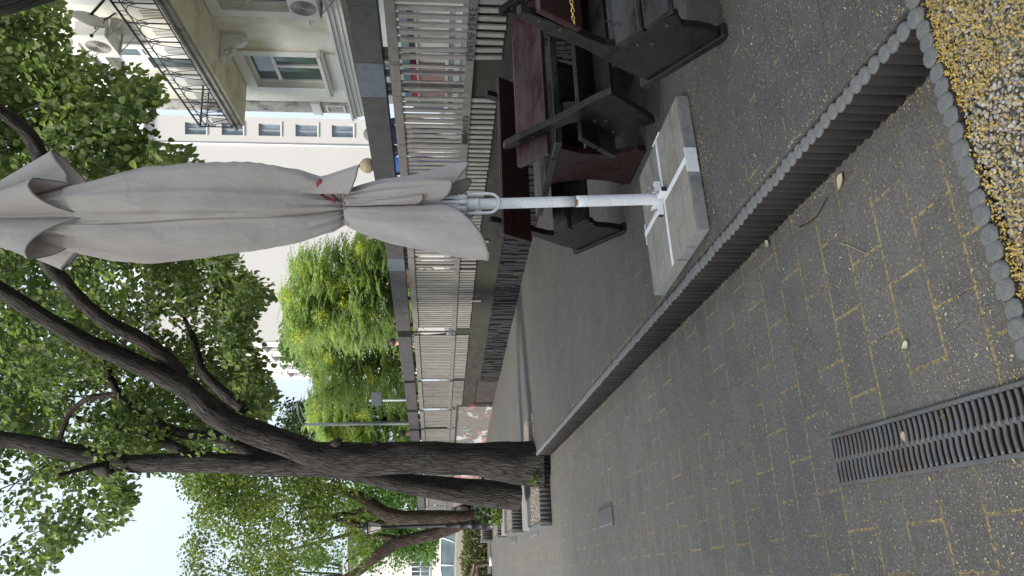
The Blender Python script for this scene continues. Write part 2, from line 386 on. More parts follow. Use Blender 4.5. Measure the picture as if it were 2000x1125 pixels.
M['redink'] = simple('faded_red_print', (0.36, 0.075, 0.085), 0.8, 0.2, 25)
M['skin'] = simple('skin', (0.5, 0.3, 0.22), 0.6, 0.08, 10)
M['pebbleyellow'] = simple('fallen_petals', (0.5, 0.33, 0.06), 0.8, 0.3, 40)
M['lampglass'] = simple('frosted_glass', (0.55, 0.5, 0.46), 0.3, 0.1, 6)
M['rim'] = simple('pole_grey', (0.26, 0.28, 0.29), 0.5, 0.1, 4)
def pal_mat(name, cols, rough=0.8, bump=0.2, noise_scale=30):
    t = NT(name); g = t.n('ShaderNodeNewGeometry'); n = len(cols)
    c = t.ramp(g.outputs['Random Per Island'], [(i / max(1, n - 1), k) for i, k in enumerate(cols)])
    nf = t.noise(t.obj(), noise_scale, 3)
    c = t.mix(0.4, c, t.mix(1.0, c, t.ramp(nf, [(0.3, (0.6,) * 3), (0.7, (1.3,) * 3)]), 'MULTIPLY'))
    return t.bsdf(c, rough, nf, bump, 0.002)
M['pebble'] = pal_mat('gravel_stones', [(0.5, 0.48, 0.46), (0.33, 0.29, 0.26), (0.62, 0.6, 0.58), (0.22, 0.19, 0.17), (0.45, 0.38, 0.32), (0.55, 0.54, 0.53)], 0.75, 0.25, 120)
M['gravel2'] = pal_mat('brown_gravel', [(0.2, 0.175, 0.155), (0.14, 0.12, 0.105), (0.27, 0.24, 0.215), (0.17, 0.14, 0.12)], 0.85, 0.25, 120)
M['petal'] = pal_mat('petal_litter', [(0.55, 0.37, 0.07), (0.45, 0.29, 0.06), (0.6, 0.47, 0.18), (0.35, 0.21, 0.06)], 0.8)
M['litter'] = pal_mat('speck_litter', [(0.42, 0.33, 0.16), (0.5, 0.44, 0.3), (0.45, 0.31, 0.08), (0.35, 0.32, 0.26)], 0.8)
def canvas():
    t = NT('beige_canvas'); co = t.obj()
    n1 = t.noise(co, 3, 5, 0.6); n2 = t.noise(co, 700, 2); n3 = t.noise(t.obj((1, 1, 0.15)), 6, 4)
    c = t.ramp(n1, [(0.3, (0.62, 0.57, 0.545)), (0.7, (0.7, 0.65, 0.625))])
    c = t.mix(t.math('MULTIPLY', t.ramp(n3, [(0.5, (0, 0, 0)), (0.75, (1, 1, 1))]), 0.3), c, (0.33, 0.30, 0.28))
    sp = t.noise(co, 38, 2, 0.8)
    c = t.mix(t.math('MULTIPLY', t.ramp(sp, [(0.74, (0, 0, 0)), (0.78, (1, 1, 1))]), 0.5), c, (0.2, 0.17, 0.15))
    b = t.n('ShaderNodeBsdfPrincipled'); t.l(c, b.inputs['Base Color']); b.inputs['Roughness'].default_value = 0.9; b.inputs['Specular IOR Level'].default_value = 0.2
    h = t.math('ADD', t.math('MULTIPLY', n2, 0.06), t.noise(t.obj((1, 1, 0.3)), 14, 4))
    rd = t.math('ABSOLUTE', t.math('SUBTRACT', t.noise(t.obj((1, 1, 0.3)), 6, 3, 0.5), 0.5)); rd2 = t.math('ABSOLUTE', t.math('SUBTRACT', t.noise(t.obj((1.2, 1, 0.8)), 9, 3, 0.5), 0.5))
    h = t.math('ADD', h, t.math('ADD', t.math('MULTIPLY', t.math('MINIMUM', rd, 0.08), -9.0), t.math('MULTIPLY', t.math('MINIMUM', rd2, 0.05), -6.0)))
    bp = t.n('ShaderNodeBump'); bp.inputs['Strength'].default_value = 0.5; bp.inputs['Distance'].default_value = 0.011; t.l(h, bp.inputs['Height']); t.l(bp.outputs[0], b.inputs['Normal'])
    tr = t.n('ShaderNodeBsdfTranslucent'); t.l(c, tr.inputs['Color'])
    mx = t.n('ShaderNodeMixShader'); mx.inputs[0].default_value = 0.32; t.l(b.outputs[0], mx.inputs[1]); t.l(tr.outputs[0], mx.inputs[2]); t.l(mx.outputs[0], t.out.inputs['Surface'])
    return t.m
M['canvas'] = canvas()
def mural():
    t = NT('painted_wall'); co = t.obj((1, 1, 1.6))
    c = t.ramp(t.noise(t.obj((1, 1, 5)), 5, 6, 0.7), [(0.3, (0.09, 0.08, 0.07)), (0.7, (0.17, 0.155, 0.14))])
    for sc, th, k, sd in ((1.3, 0.56, (0.42, 0.16, 0.16), 3), (1.1, 0.57, (0.16, 0.3, 0.36), 11), (1.5, 0.57, (0.5, 0.48, 0.5), 23)):
        mp = t.n('ShaderNodeMapping'); mp.inputs['Location'].default_value = (sd, sd, sd); t.l(co, mp.inputs['Vector'])
        c = t.mix(t.math('MULTIPLY', t.ramp(t.noise(mp.outputs[0], sc, 4, 0.6), [(th, (0, 0, 0)), (th + 0.06, (1, 1, 1))]), 0.7), c, k)
    br = t.noise(co, 60, 4)
    return t.bsdf(c, 0.9, br, 0.5, 0.01)
M['mural'] = mural()

# ------------------------------------------------------------------ sky and sun
w = bpy.data.worlds.new('World'); S.world = w; w.use_nodes = True
nt = w.node_tree; nt.nodes.clear()
SUN_EL, SUN_AZ = radians(42), radians(232)
sky = nt.nodes.new('ShaderNodeTexSky'); sky.sky_type = 'NISHITA'; sky.sun_disc = False; sky.sun_elevation = SUN_EL; sky.sun_rotation = SUN_AZ
sky.dust_density = 4.0; sky.air_density = 1.2; sky.ozone_density = 1.5
tcw = nt.nodes.new('ShaderNodeTexCoord'); nzw = nt.nodes.new('ShaderNodeTexNoise'); nzw.inputs['Scale'].default_value = 2.2; nzw.inputs['Detail'].default_value = 6
nt.links.new(tcw.outputs['Generated'], nzw.inputs['Vector'])
rpw = nt.nodes.new('ShaderNodeValToRGB'); rpw.color_ramp.elements[0].position = 0.3; rpw.color_ramp.elements[0].color = (0.62, 0.62, 0.62, 1); rpw.color_ramp.elements[1].position = 0.65; rpw.color_ramp.elements[1].color = (0.97, 0.97, 0.97, 1)
nt.links.new(nzw.outputs['Fac'], rpw.inputs['Fac'])
mxw = nt.nodes.new('ShaderNodeMixRGB'); nt.links.new(rpw.outputs['Color'], mxw.inputs['Fac']); nt.links.new(sky.outputs['Color'], mxw.inputs[1]); mxw.inputs[2].default_value = (4.5, 5.2, 5.95, 1)
bg = nt.nodes.new('ShaderNodeBackground'); bg.inputs['Strength'].default_value = 0.10; nt.links.new(mxw.outputs[0], bg.inputs['Color'])
wo = nt.nodes.new('ShaderNodeOutputWorld'); nt.links.new(bg.outputs[0], wo.inputs['Surface'])
sl = bpy.data.lights.new('sun', 'SUN'); sl.energy = 3.0; sl.angle = radians(12); sl.color = (1, 0.96, 0.9)
so = bpy.data.objects.new('sun', sl); COL.objects.link(so)
# sun stands behind and left of the viewer, veiled by thin cloud
sd = Vector((sin(SUN_AZ) * cos(SUN_EL), cos(SUN_AZ) * cos(SUN_EL), sin(SUN_EL)))
so.rotation_euler = sd.to_track_quat('Z', 'Y').to_euler()
S.view_settings.view_transform = 'Standard'; S.view_settings.look = 'None'; S.view_settings.exposure = 1.06; S.view_settings.gamma = 1.0
S.cycles.max_bounces = 6; S.cycles.diffuse_bounces = 3; S.cycles.transparent_max_bounces = 8

# ------------------------------------------------------------------ ground, path, terrace, street
def flat(name, pts, z, mat, th=0.0, label=None):
    mb = MB(); pts = [Vector((p[0], p[1], z)) for p in pts]
    if th: mb.prism([p - ZV * th for p in pts], (0, 0, th))
    else:
        n = sum(((pts[i].x * pts[(i + 1) % len(pts)].y - pts[(i + 1) % len(pts)].x * pts[i].y) for i in range(len(pts))))
        mb.face(pts if n > 0 else pts[::-1])
    o = mb.build(name, mat); tag(o, kind='structure'); return o
flat('ground', [(-400, -60), (400, -60), (400, 700), (-400, 700)], -0.03, M['earth'])
KA = Vector((0.80, 2.12, 0)); KB = Vector((-2.60, 11.36, 0)); KD = (KB - KA).normalized(); KN = Vector((KD.y, -KD.x, 0))   # KN points onto the terrace
flat('path', [(-7, -4), (4, -4), (4, 3.2), KA + KN * 0.1, KB + KN * 0.1, (-3.2, 13.5), (-7.3, 24.5), (-20, 24.5), (-14, 10)], 0.0, M['path'])
WALL = [Vector(p) for p in ((3.30, 4.25, 0), (2.46, 6.57, 0), (0.65, 11.55, 0), (-3.18, 19.8, 0), (-9.0, 31.0, 0), (-22, 56, 0))]
flat('terrace', [KA + KN * 0.035, (1.7, 2.47), (3.75, 3.2)] + [(q.x, q.y) for q in WALL[:5]] + [(-9.5, 31), (-7.0, 24), (-3.25, 13.5), KB + KN * 0.035], TZ, M['terrace'], 0.23)
sp = [(q.x + 0.06, q.y) for q in WALL] + [(-60, 130), (120, 130), (120, 0), (4.9, 0)]
flat('street', sp, SZ, M['asphalt'], 1.12)
# wavy kerb of half-round posts
def palisade(mb, a, b, pitch, r, z0, z1, jit=0.004):
    d = (b - a); n = max(1, int(d.length / pitch)); d = d / n
    for i in range(n + 1):
        c = a + d * i; c = Vector((c.x + U(-jit, jit), c.y + U(-jit, jit), 0)); zt = z1 + U(-0.003, 0.003)
        mb.lathe(c, [(r, z0), (r, zt - 0.017), (r * 0.95, zt - 0.009), (r * 0.82, zt - 0.003), (r * 0.6, zt)], 12)
mb = MB(); palisade(mb, KA, KB, 0.055, 0.0325, -0.02, TZ + .004)
kt = NT('kerb_posts_concrete')
geo = kt.n('ShaderNodeNewGeometry'); sepn = kt.n('ShaderNodeSeparateXYZ'); kt.l(geo.outputs['Position'], sepn.inputs[0])
co = kt.obj(); nf = kt.noise(co, 160, 3); nb = kt.noise(kt.obj((1, 1, 0.25)), 6, 5, 0.7)
c = kt.ramp(nb, [(0.3, (0.015, 0.012, 0.011)), (0.7, (0.038, 0.032, 0.028))])
topf = kt.math('GREATER_THAN', sepn.outputs[2], kt.math('ADD', TZ - 0.014, kt.math('MULTIPLY', nf, 0.012)))     # lighter tops, darker sides below
c = kt.mix(topf, c, kt.ramp(nf, [(0.3, (0.115, 0.115, 0.118)), (0.7, (0.18, 0.178, 0.176))]))
M['kerbposts'] = kt.bsdf(c, 0.85, nf, 0.4, 0.004)
tag(mb.build('kerb', M['kerbposts']), kind='structure')
# bed of gravel with its own palisade edging
BA = Vector((1.75, 2.53, 0)); BB = Vector((0.80, 2.105, 0)); BC = Vector((-0.1, 1.712, 0)); BD = Vector((-0.62, 1.49, 0))
mb = MB(); palisade(mb, BA, BB, 0.053, 0.0325, -0.02, TZ); palisade(mb, BB + (BC - BB).normalized() * 0.05, BD, 0.051, 0.0335, -0.02, TZ)
tag(mb.build('palisade_edging', M['kerbposts'], origin=BB), 'low grey edging of round post tops in front of the gravel bed', 'edging')
flat('gravel_ground', [BA + Vector((0.02, -0.03, 0)), BD + Vector((0.01, -0.03, 0)), (-0.3, 0.4), (2.2, 0.4)], 0.156, M['earth'], 0.15)
def stones(mb, c, r):
    k = [(1, 0, 0), (-1, 0, 0), (0, 1, 0), (0, -1, 0), (0, 0, 1), (0, 0, -1)]
    sx, sy, sz = r * U(0.8, 1.35), r * U(0.65, 1.0), r * U(0.5, 0.85)
    rot = Matrix.Rotation(U(0, 6.28), 3, 'Z') @ Matrix.Rotation(U(-0.5, 0.5), 3, 'X')
    i0 = len(mb.v)
    pts = []
    for a in range(6):
        for hz, rr in ((-0.45, 0.8), (0.35, 0.92)):
            an = a * pi / 3 + hz; pts.append(Vector((cos(an) * sx * rr * U(0.8, 1.15), sin(an) * sy * rr * U(0.8, 1.15), hz * sz * U(0.7, 1.3))))
    top = Vector((U(-.2, .2) * sx, U(-.2, .2) * sy, sz * U(0.75, 1)))
    for p in pts + [top]: mb.v.append(Vector(c) + rot @ p)
    for a in range(6):
        b = (a + 1) % 6
        mb.f.append((i0 + 2 * a, i0 + 2 * b, i0 + 2 * b + 1, i0 + 2 * a + 1)); mb.sm.append(True)
        mb.f.append((i0 + 2 * a + 1, i0 + 2 * b + 1, i0 + 12)); mb.sm.append(True)
mb = MB(); pe = MB()
bedd = (BD - BA); bl = bedd.length; bedd.normalize(); bedn = Vector((-bedd.y, bedd.x, 0))
if bedn.y > 0: bedn = -bedn
for i in range(15500):
    s_, d_ = U(0.2, bl - 0.1), 0.03 + abs(R()) ** 1.3 * 0.95
    p = BA + bedd * s_ + bedn * d_
    zz = 0.158 + 0.015 * noise.noise(p * 4) + U(0, 0.018)
    if noise.noise(p * 3.1 + Vector((5, 2, 0))) < -0.28: zz -= 0.012
    stones(mb, (p.x, p.y, zz), U(0.0045, 0.0088))
def petal(mb, c, r, tilt=0.4):
    a = U(0, 6.28); t1 = Vector((cos(a), sin(a), U(-tilt, tilt))) * r; t2 = Vector((-sin(a), cos(a), U(-tilt, tilt))) * r * U(0.35, 0.8)
    c = Vector(c); mb.face([c - t1, c + t2 * 0.9, c + t1, c - t2])
pn = 0
while pn < 30000:
    s_, d_ = U(0.2, bl - 0.1), 0.025 + R() ** 1.5 * 0.9
    p = BA + bedd * s_ + bedn * d_
    dens = 0.62 + 1.1 * noise.noise(p * 3.3) + 0.75 * math.exp(-d_ / 0.07) - 0.0 + (0.55 if s_ < 1.4 else -0.3) - d_ * 0.1
    if R() < dens * 0.8:
        petal(pe, (p.x, p.y, 0.171 + 0.015 * noise.noise(p * 4) + U(0.004, 0.018)), U(0.0028, 0.006), 0.7)
        pn += 1
    else: pn += 0.25
tag(mb.build('gravel', M['pebble']), 'pale gravel filling the edged bed', 'gravel', kind='stuff')
tag(pe.build('petal_drift', M['petal']), 'yellow fallen petals lying over the gravel', 'petals', kind='stuff')
# litter over path and terrace
lt = MB()
for i in range(15000):
    t_ = 1.9 + R() ** 1.6 * 8; u_ = U(-0.4, 0.4) * t_
    x, y = u_, t_
    side = (Vector((x, y, 0)) - KA).dot(KN)
    if abs(side) < 0.05: continue
    z = TZ if side > 0 else 0.0
    if side > 0 and y < 2.6 and (Vector((x, y, 0)) - BA).dot(bedn) > -0.05: continue
    if side <= 0 and (Vector((x, y, 0)) - BA).dot(bedn) > -0.06: continue
    if noise.noise(Vector((x * 1.4, y * 1.4, 3))) < U(-0.6, 0.35): continue
    petal(lt, (x, y, z + 0.003), U(0.0022, 0.0045) * (1 if R() < 0.93 else 1.9), 0.25)
for i in range(5000):        # drifts along joints, the kerb foot and the slab
    k = R()
    if k < 0.4:
        s_ = R() ** 1.2 * 6.5; p = KA + KD * s_ - KN * (0.035 + abs(random.gauss(0, 0.02))); z = 0.003
        if noise.noise(Vector((s_ * 2.2, 1, 0))) < -0.1: continue
    elif k < 0.62:
        if R() < .35: continue
        c = Vector((1.06, 4.15, 0)) * (1 - R()) + Vector((0.274, 3.81, 0)) * 0; tt = R(); c = Vector((0.274, 3.81, 0)).lerp(Vector((1.06, 4.15, 0)), 0.1 + 0.95 * tt)
        p = c - DV * (0.015 + abs(random.gauss(0, 0.09))); z = TZ + 0.003
        if noise.noise(p * 5) < U(-.5, .3): continue
    else:
        s_ = R() * 7; p = KA + KD * s_ + KN * (0.045 + abs(random.gauss(0, 0.012))); z = TZ + 0.003
        if noise.noise(Vector((s_ * 2.2, 9, 0))) < 0: continue
    petal(lt, (p.x, p.y, z), U(0.0022, 0.0045), 0.4)
tag(lt.build('petal_litter', M['litter']), 'pale yellow petal specks scattered over the grey paving', 'petals', kind='stuff')
# a few fallen leaves and twigs
def flat_leaf(c, L, ang, mat, name, label, curl=0.3):
    mb = MB(); c = Vector(c); a = Vector((cos(ang), sin(ang), 0)); b = Vector((-sin(ang), cos(ang), 0))
    prof = [(0, 0.03), (0.2, 0.28), (0.45, 0.34), (0.75, 0.2), (1, 0.02)]
    for (u0, w0), (u1, w1) in zip(prof, prof[1:]):
        z0, z1 = curl * (u0 - 0.5) ** 2 * L, curl * (u1 - 0.5) ** 2 * L
        for sg in (1, -1):
            q = [c + a * (u0 * L) + ZV * z0, c + a * (u1 * L) + ZV * z1, c + a * (u1 * L) + b * (w1 * L * sg) + ZV * (z1 + abs(w1) * L * 0.35), c + a * (u0 * L) + b * (w0 * L * sg) + ZV * (z0 + abs(w0) * L * 0.35)]
            mb.face(q if sg < 0 else q[::-1])
    return tag(mb.build(name, mat, origin=c), label, 'leaf')
M['dryleaf'] = simple('dry_leaf', (0.42, 0.36, 0.25), 0.8, 0.2, 40)
M['paleleaf'] = simple('pale_leaf', (0.42, 0.46, 0.33), 0.7, 0.15, 40)
flat_leaf(G(1648, 338) + ZV * .004, .07, 2.8, M['dryleaf'], 'fallen_leaf', 'dry beige leaf lying at the foot of the wavy kerb')
flat_leaf(G(1778, 668) + ZV * .004, .042, 2.2, M['paleleaf'], 'fallen_leaf', 'pale green narrow leaf on the path pavers near the drain', 0.6)
flat_leaf(G(1330, 533, TZ) + ZV * .004, .06, 0.4, M['dryleaf'], 'fallen_leaf', 'small cream leaf on the terrace beside the slab corner')
flat_leaf(G(1505, 480) + ZV * .006, .05, 1.0, M['paleleaf'], 'fallen_leaf', 'tiny green leaf below the middle of the kerb')
mb = MB(); mb.tube(cr([tuple(G(1562, 445) + ZV * .006), tuple(G(1600, 425) + ZV * .015), tuple(G(1615, 395) + ZV * .01), tuple(G(1618, 385) + ZV * .006)], 4), 0.0022, 6)
tag(mb.build('twig', M['bark2'], origin=G(1600, 425)), 'thin curved brown twig on the path below the kerb', 'twig')
mb = MB(); mb.tube(cr([tuple(G(1640, 474) + ZV * .005), tuple(G(1665, 482) + ZV * .008), tuple(G(1700, 498) + ZV * .006)], 4), 0.0014, 6)
tag(mb.build('twig', M['dryleaf'], origin=G(1665, 482)), 'straw coloured hair-thin stalk on the path pavers', 'twig')

# ------------------------------------------------------------------ drain grates
def grate(name, a, d, n, L, W, label, pitch=0.03, bars=0.0135, rows=2):
    root = thing(name, a, label, 'drain')
    a = Vector(a)
    fr = MB()
    fr.obox(a - n * 0.004 - ZV * 0.002, n * 0.014, d * L, ZV * 0.011); fr.obox(a + n * (W - 0.010) - ZV * 0.002, n * 0.014, d * L, ZV * 0.011)
    fr.obox(a + n * 0.012 - d * 0.0 - ZV * 0.002, n * (W - 0.024), d * 0.014, ZV * 0.010)
    fr.build('frame', M['grate'], root, 0.002)
    pit = MB(); pit.face([a + ZV * 0.002, a + n * W + ZV * 0.002, a + n * W + d * L + ZV * 0.002, a + d * L + ZV * 0.002]); pit.build('channel', M['dark'], root)  # flat black sheet painted as the shaded hollow under the bars
    br = MB(); k = 0
    while k * pitch < L - 0.03:
        o = a + d * (0.02 + k * pitch)
        for r in range(rows):
            wv = (W - 0.024) / rows; off = pitch / 2 * (r % 2)
            s0 = o + n * (0.010 + wv * r + 0.004) + d * off
            br.tube(cr([tuple(s0 - n * .004 + ZV * 0.0045), tuple(s0 + n * wv * .5 + d * pitch * .12 * (1 if r % 2 else -1) + ZV * 0.0048), tuple(s0 + n * (wv + 0.001) + ZV * 0.0045)], 3), bars * 0.5, 6)
        k += 1
    for r in range(1, rows): br.tube([a + n * (0.012 + (W - 0.024) / rows * r) + d * (0.014 + q * pitch / 4) + n * (.005 * sin(q * pi / 2)) + ZV * .004 for q in range(int((L - .03) / pitch * 4))], 0.0065, 6)
    br.build('bars', M['grate'], root)
    return root
M['grate'] = simple('cast_iron', (0.11, 0.11, 0.115), 0.5, 0.3, 12, fine=120, spec=0.6, dirt=((0.1, 0.07, 0.05), 6))
gd = (G(2000, 890) - G(1640, 948)); gd.z = 0; gd.normalize(); gn = Vector((-gd.y, gd.x, 0))
if gn.x < 0: gn = -gn
grate('drain_grate', G(1640, 948) + ZV * 0.004, gd, gn, 1.7, 0.19, 'long dark slotted drain grate with petals in it set into the path')
ga = G(1196, 983)
grate('drain_grate', ga + ZV * 0.004, DV, -NV, 0.62, 0.19, 'short slotted drain cover alone in the middle of the path', 0.03, 0.022, 1)
grate('drain_grate', G(1050, 1024) + ZV * 0.004, DV, -NV, 0.9, 0.16, 'small drain cover beside the nearest gravel box', 0.05, 0.024, 1)
grate('drain_grate', G(1008, 1044) + ZV * 0.004, DV, -NV, 1.1, 0.16, 'small drain cover beside the second gravel box', 0.05, 0.024, 1)
flat_leaf(G(1855, 812) + ZV * .012, .03, 2.0, M['leaf'], 'fallen_leaf', 'bright green crumpled leaf lying on the long grate')
flat_leaf(G(1770, 842) + ZV * .012, .04, 3.6, M['dryleaf'], 'fallen_leaf', 'brown dead leaf lying on the long grate')
# square cover outline in the path
# ------------------------------------------------------------------ gravel boxes around the trees
M['planter_side'] = simple('planter_side', (0.1, 0.099, 0.1), 0.85, 0.25, 9, fine=150)
def gravel_box(xa, ya, W, depth, h, label, shelf=0.0, shelfh=0.0):
    a = G(xa, ya); root = thing('planter', a, label, 'planter', 'stepped gravel boxes at the trees')
    mb = MB(); n0 = int(W / 0.062)
    for i in range(n0 + 1):
        c = a + NV * (W * i / n0); mb.lathe((c.x, c.y, 0), [(0.036, -0.02), (0.036, h - 0.006), (0.03, h)], 10)
    mb.build('ribbed_edging', M['planter_conc'], root)
    k = MB(); k.obox(a - NV * 0.06 + DV * 0.0, NV * 0.06, DV * depth, ZV * (h + 0.005)); k.build('side_kerb', M['planter_side'], root, 0.006)
    g = MB(); g.obox(a + DV * 0.02, NV * W, DV * (depth - 0.03), ZV * (h - 0.03)); g.build('soil', M['earth'], root)
    st = MB()
    for i in range(int(900 * W * depth)):
        p = a + NV * U(0.02, W) + DV * U(0.04, depth - 0.04); stones(st, (p.x, p.y, h - 0.028), U(0.012, 0.022))
    o = st.build('gravel_fill', M['gravel2'], root); o['kind'] = 'stuff'
    if shelf:
        s_ = MB(); s_.obox(a + DV * depth, NV * (W - .01), DV * shelf, ZV * (h + shelfh)); s_.build('step_slab', M['cap'], root, 0.006)
    return root
gravel_box(1078, 1018, 1.15, 1.35, 0.165, 'nearest stepped gravel box with ribbed dark front at the big tree', 0.75, 0.03)
gravel_box(1023, 1033, 1.0, 1.35, 0.22, 'second stepped gravel box behind the nearest one, ribbed front', 0.8, 0.03)
gravel_box(993, 1044, 1.3, 1.5, 0.25, 'third stepped gravel box with leafy shrub, before the lamp', 0.0)
gravel_box(962, 1052, 2.2, 1.2, 0.3, 'farthest low ribbed box behind the black lamp base', 0.0)
# tree pit in the terrace
pit = [G(1047, 885, TZ), G(1042, 806, TZ), G(1025, 829, TZ), G(1024, 885, TZ)]
mb = MB(); mb.face([p + ZV * 0.004 for p in (pit if (pit[1] - pit[0]).cross(pit[2] - pit[0]).z > 0 else pit[::-1])])
tag(mb.build('tree_pit', M['earth']), kind='structure')
st = MB()
for i in range(1500):
    a_, b_ = R(), R(); p = pit[0].lerp(pit[1], a_).lerp(pit[3].lerp(pit[2], a_), b_); stones(st, (p.x, p.y, TZ + 0.008), U(0.012, 0.022))
tag(st.build('pit_gravel', M['gravel2']), 'brownish gravel filling the tree pit in the terrace', 'gravel', kind='stuff')

# ------------------------------------------------------------------ retaining wall
WS = [0.0]
for a, b in zip(WALL, WALL[1:]): WS.append(WS[-1] + (b - a).length)
def wall_at(s):
    for i in range(len(WALL) - 1):
        if s <= WS[i + 1] or i == len(WALL) - 2:
            d = (WALL[i + 1] - WALL[i]).normalized(); return WALL[i] + d * (s - WS[i]), d, Vector((-d.y, d.x, 0))   # normal faces the terrace (left)
def s_of_y(y):
    a = (562.5 - y) / F
    for i in range(len(WALL) - 1):
        p, q = WALL[i], WALL[i + 1]; fp, fq = p.x - a * p.y, q.x - a * q.y
        if fp * fq <= 0: return WS[i] + (WS[i + 1] - WS[i]) * fp / (fp - fq)
    return 0.0 if a > 0 else WS[-1]
def wslab(mb, s0, s1, off0, off1, z0, z1, skew=0.0):
    """box following the wall from s0 to s1"""
    ss = [s0] + [x for x in WS if s0 + 0.02 < x < s1 - 0.02] + [s1]
    for u, v in zip(ss, ss[1:]):
        p, d, n = wall_at(u + 1e-4); q, _, _ = wall_at(v - 1e-4)
        mb.obox(p + n * off0 + ZV * z0, q - p, n * (off1 - off0), ZV * (z1 - z0))
SN0, SN1, SM1 = s_of_y(742), s_of_y(790), s_of_y(905)
wr = thing('retaining_wall', wall_at(s_of_y(400))[0], 'mossy concrete retaining wall with dark ribbed stone foot under the fence', 'wall')
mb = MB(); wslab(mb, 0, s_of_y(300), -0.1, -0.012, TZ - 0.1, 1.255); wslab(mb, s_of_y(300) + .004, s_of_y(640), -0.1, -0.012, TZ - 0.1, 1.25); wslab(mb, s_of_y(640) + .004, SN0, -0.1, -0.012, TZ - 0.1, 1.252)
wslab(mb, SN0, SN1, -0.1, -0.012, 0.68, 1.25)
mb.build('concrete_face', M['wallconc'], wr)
mb = MB(); s_ = 0.0
while s_ < SN0:
    wd = U(0.03, 0.075); p, d, n = wall_at(s_ + wd / 2); pr = U(0.03, 0.075)
    zt = 0.62 + U(-0.01, 0.01)
    zc_ = TZ - 0.05
    while zc_ < zt - 0.01:
        ze = min(zt, zc_ + U(0.08, 0.3)); pr2 = pr + U(-.014, .014)
        mb.obox(p - d * (wd / 2 - 0.002) - n * 0.02 + ZV * zc_, d * (wd - U(.003, .008)), n * (pr2 + 0.02), ZV * (ze - zc_ - .003)); zc_ = ze
    s_ += wd
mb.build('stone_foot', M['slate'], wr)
mb = MB(); wslab(mb, SN0, SN1, -0.06, -0.034, TZ - 0.1, 0.678); wslab(mb, SN1 - 0.05, SN1, -0.033, 0.0, TZ - 0.1, 0.678); mb.build('niche_shade_panel', M['niche'], wr)  # shallow dark panel; shade of a deep niche is put into its colour
wm = thing('painted_wall', wall_at(SN1)[0], 'concrete wall stretch with faded red, blue and white mural beyond the niche', 'wall')
mb = MB(); wslab(mb, SN1, SM1 + 3, -0.12, 0.06, TZ - 0.1, SZ - 0.04); mb.build('mural_face', M['mural'], wm)
mb = MB(); wslab(mb, SN1 + 0.0, SM1 + 3, -0.1, 0.03, SZ - 0.035, SZ + 0.02); mb.build('coping', M['wallconc'], wm)
wf = thing('far_wall', wall_at(SM1 + 3)[0], 'far plain end of the concrete wall seen between the twin trunks', 'wall')
mb = MB(); wslab(mb, SM1 + 3.02, WS[-1], -0.12, -0.0, -0.02, SZ); mb.build('wall_face', M['cap'], wf)

# ------------------------------------------------------------------ fence panels
SLAT_Z0, SLAT_Z1 = 0.99, 2.03
def fence_panel(y0, y1, pitch, width, depth, label, mats=('slat', 'rail', 'hand'), lower=True, s0=None, s1=None, broken=()):
    s0 = s_of_y(y0) if s0 is None else s0; s1 = s_of_y(y1) if s1 is None else s1
    root = thing('fence_panel', wall_at((s0 + s1) / 2)[0] + ZV * SLAT_Z0, label, 'fence', 'fence panels along the wall')
    sl_ = MB(); n = max(1, int((s1 - s0 - 0.05) / pitch)); pp = (s1 - s0 - 0.05) / n
    for i in range(n):
        s = s0 + 0.025 + pp * (i + 0.5); p, d, n_ = wall_at(s); tl = U(-0.004, 0.004); z0 = SLAT_Z0 + U(-0.006, 0.006); z1 = SLAT_Z1 - 0.02
        if i in broken: tl += 0.045; z1 -= 0.01
        if not lower: z0 = 1.27
        if width > 0.05:    # folded sheet channel: face and two returns
            o = p - d * width / 2 + n_ * 0.0
            for (a, b, u, v) in ((0, width, depth - 0.006, depth), (0, 0.005, 0, depth - 0.006), (width - 0.005, width, 0, depth - 0.006)):
                q = o + d * a + n_ * u + ZV * z0
                sl_.obox(q, d * (b - a), n_ * (v - u), ZV * (z1 - z0) + d * tl)
            if True:
                sl_.obox(o + d * 0.004 + n_ * (depth + 0.0) + ZV * z0, d * 0.006, n_ * 0.004, ZV * (z1 - z0) + d * tl)
        else: sl_.obox(p - d * width / 2 + n_ * 0.0 + ZV * z0, d * width, n_ * depth, ZV * (z1 - z0) + d * tl)
    sl_.build('slats', M[mats[0]], root)
    a = MB(); wslab(a, s0 + 0.004, s1 - 0.004, -0.012, depth + 0.022, 1.965, 2.06); a.build('top_rail', M[mats[1]], root)
    a = MB(); wslab(a, s0 + 0.004, s1 - 0.004, depth + 0.006, depth + 0.022, 1.255, 1.335); a.build('middle_rail', M[mats[1]], root)
    a = MB(); wslab(a, s0 + 0.003, s1 - 0.003, -0.09, 0.06, 2.115, 2.375); a.build('handrail', M[mats[2]], root, 0.006)
    for s in (s0 + 0.03, (s0 + s1) / 2, s1 - 0.06):
        p, d, n_ = wall_at(s); a = MB(); a.obox(p - d * 0.015 - n_ * 0.075 + ZV * SZ, d * 0.03, n_ * 0.03, ZV * (2.12 - SZ)); 
        a.obox(p - d * 0.018 - n_ * 0.046 + ZV * 2.062, d * 0.036, n_ * 0.04, ZV * 0.05)
        a.build('post', M['rail'], root)
    return root
f0 = fence_panel(-330, 119, 0.108, 0.062, 0.014, 'nearest fence panel of wide bent slats, long graffiti word on its rail', broken=(20, 21))
f1 = fence_panel(119, 186, 0.108, 0.03, 0.012, 'narrow fence panel with four thin slats and a blue grey handrail piece', ('slat_dark', 'rail', 'hand_blue'), lower=False)
f2 = fence_panel(186, 392, 0.1, 0.062, 0.014, 'fence panel with short graffiti word beside a black paint block', ('slat', 'rail', 'hand'))
fence_panel(392, 500, 0.098, 0.064, 0.016, 'fence panel standing behind the folded parasol', ('slat', 'rail', 'hand'))
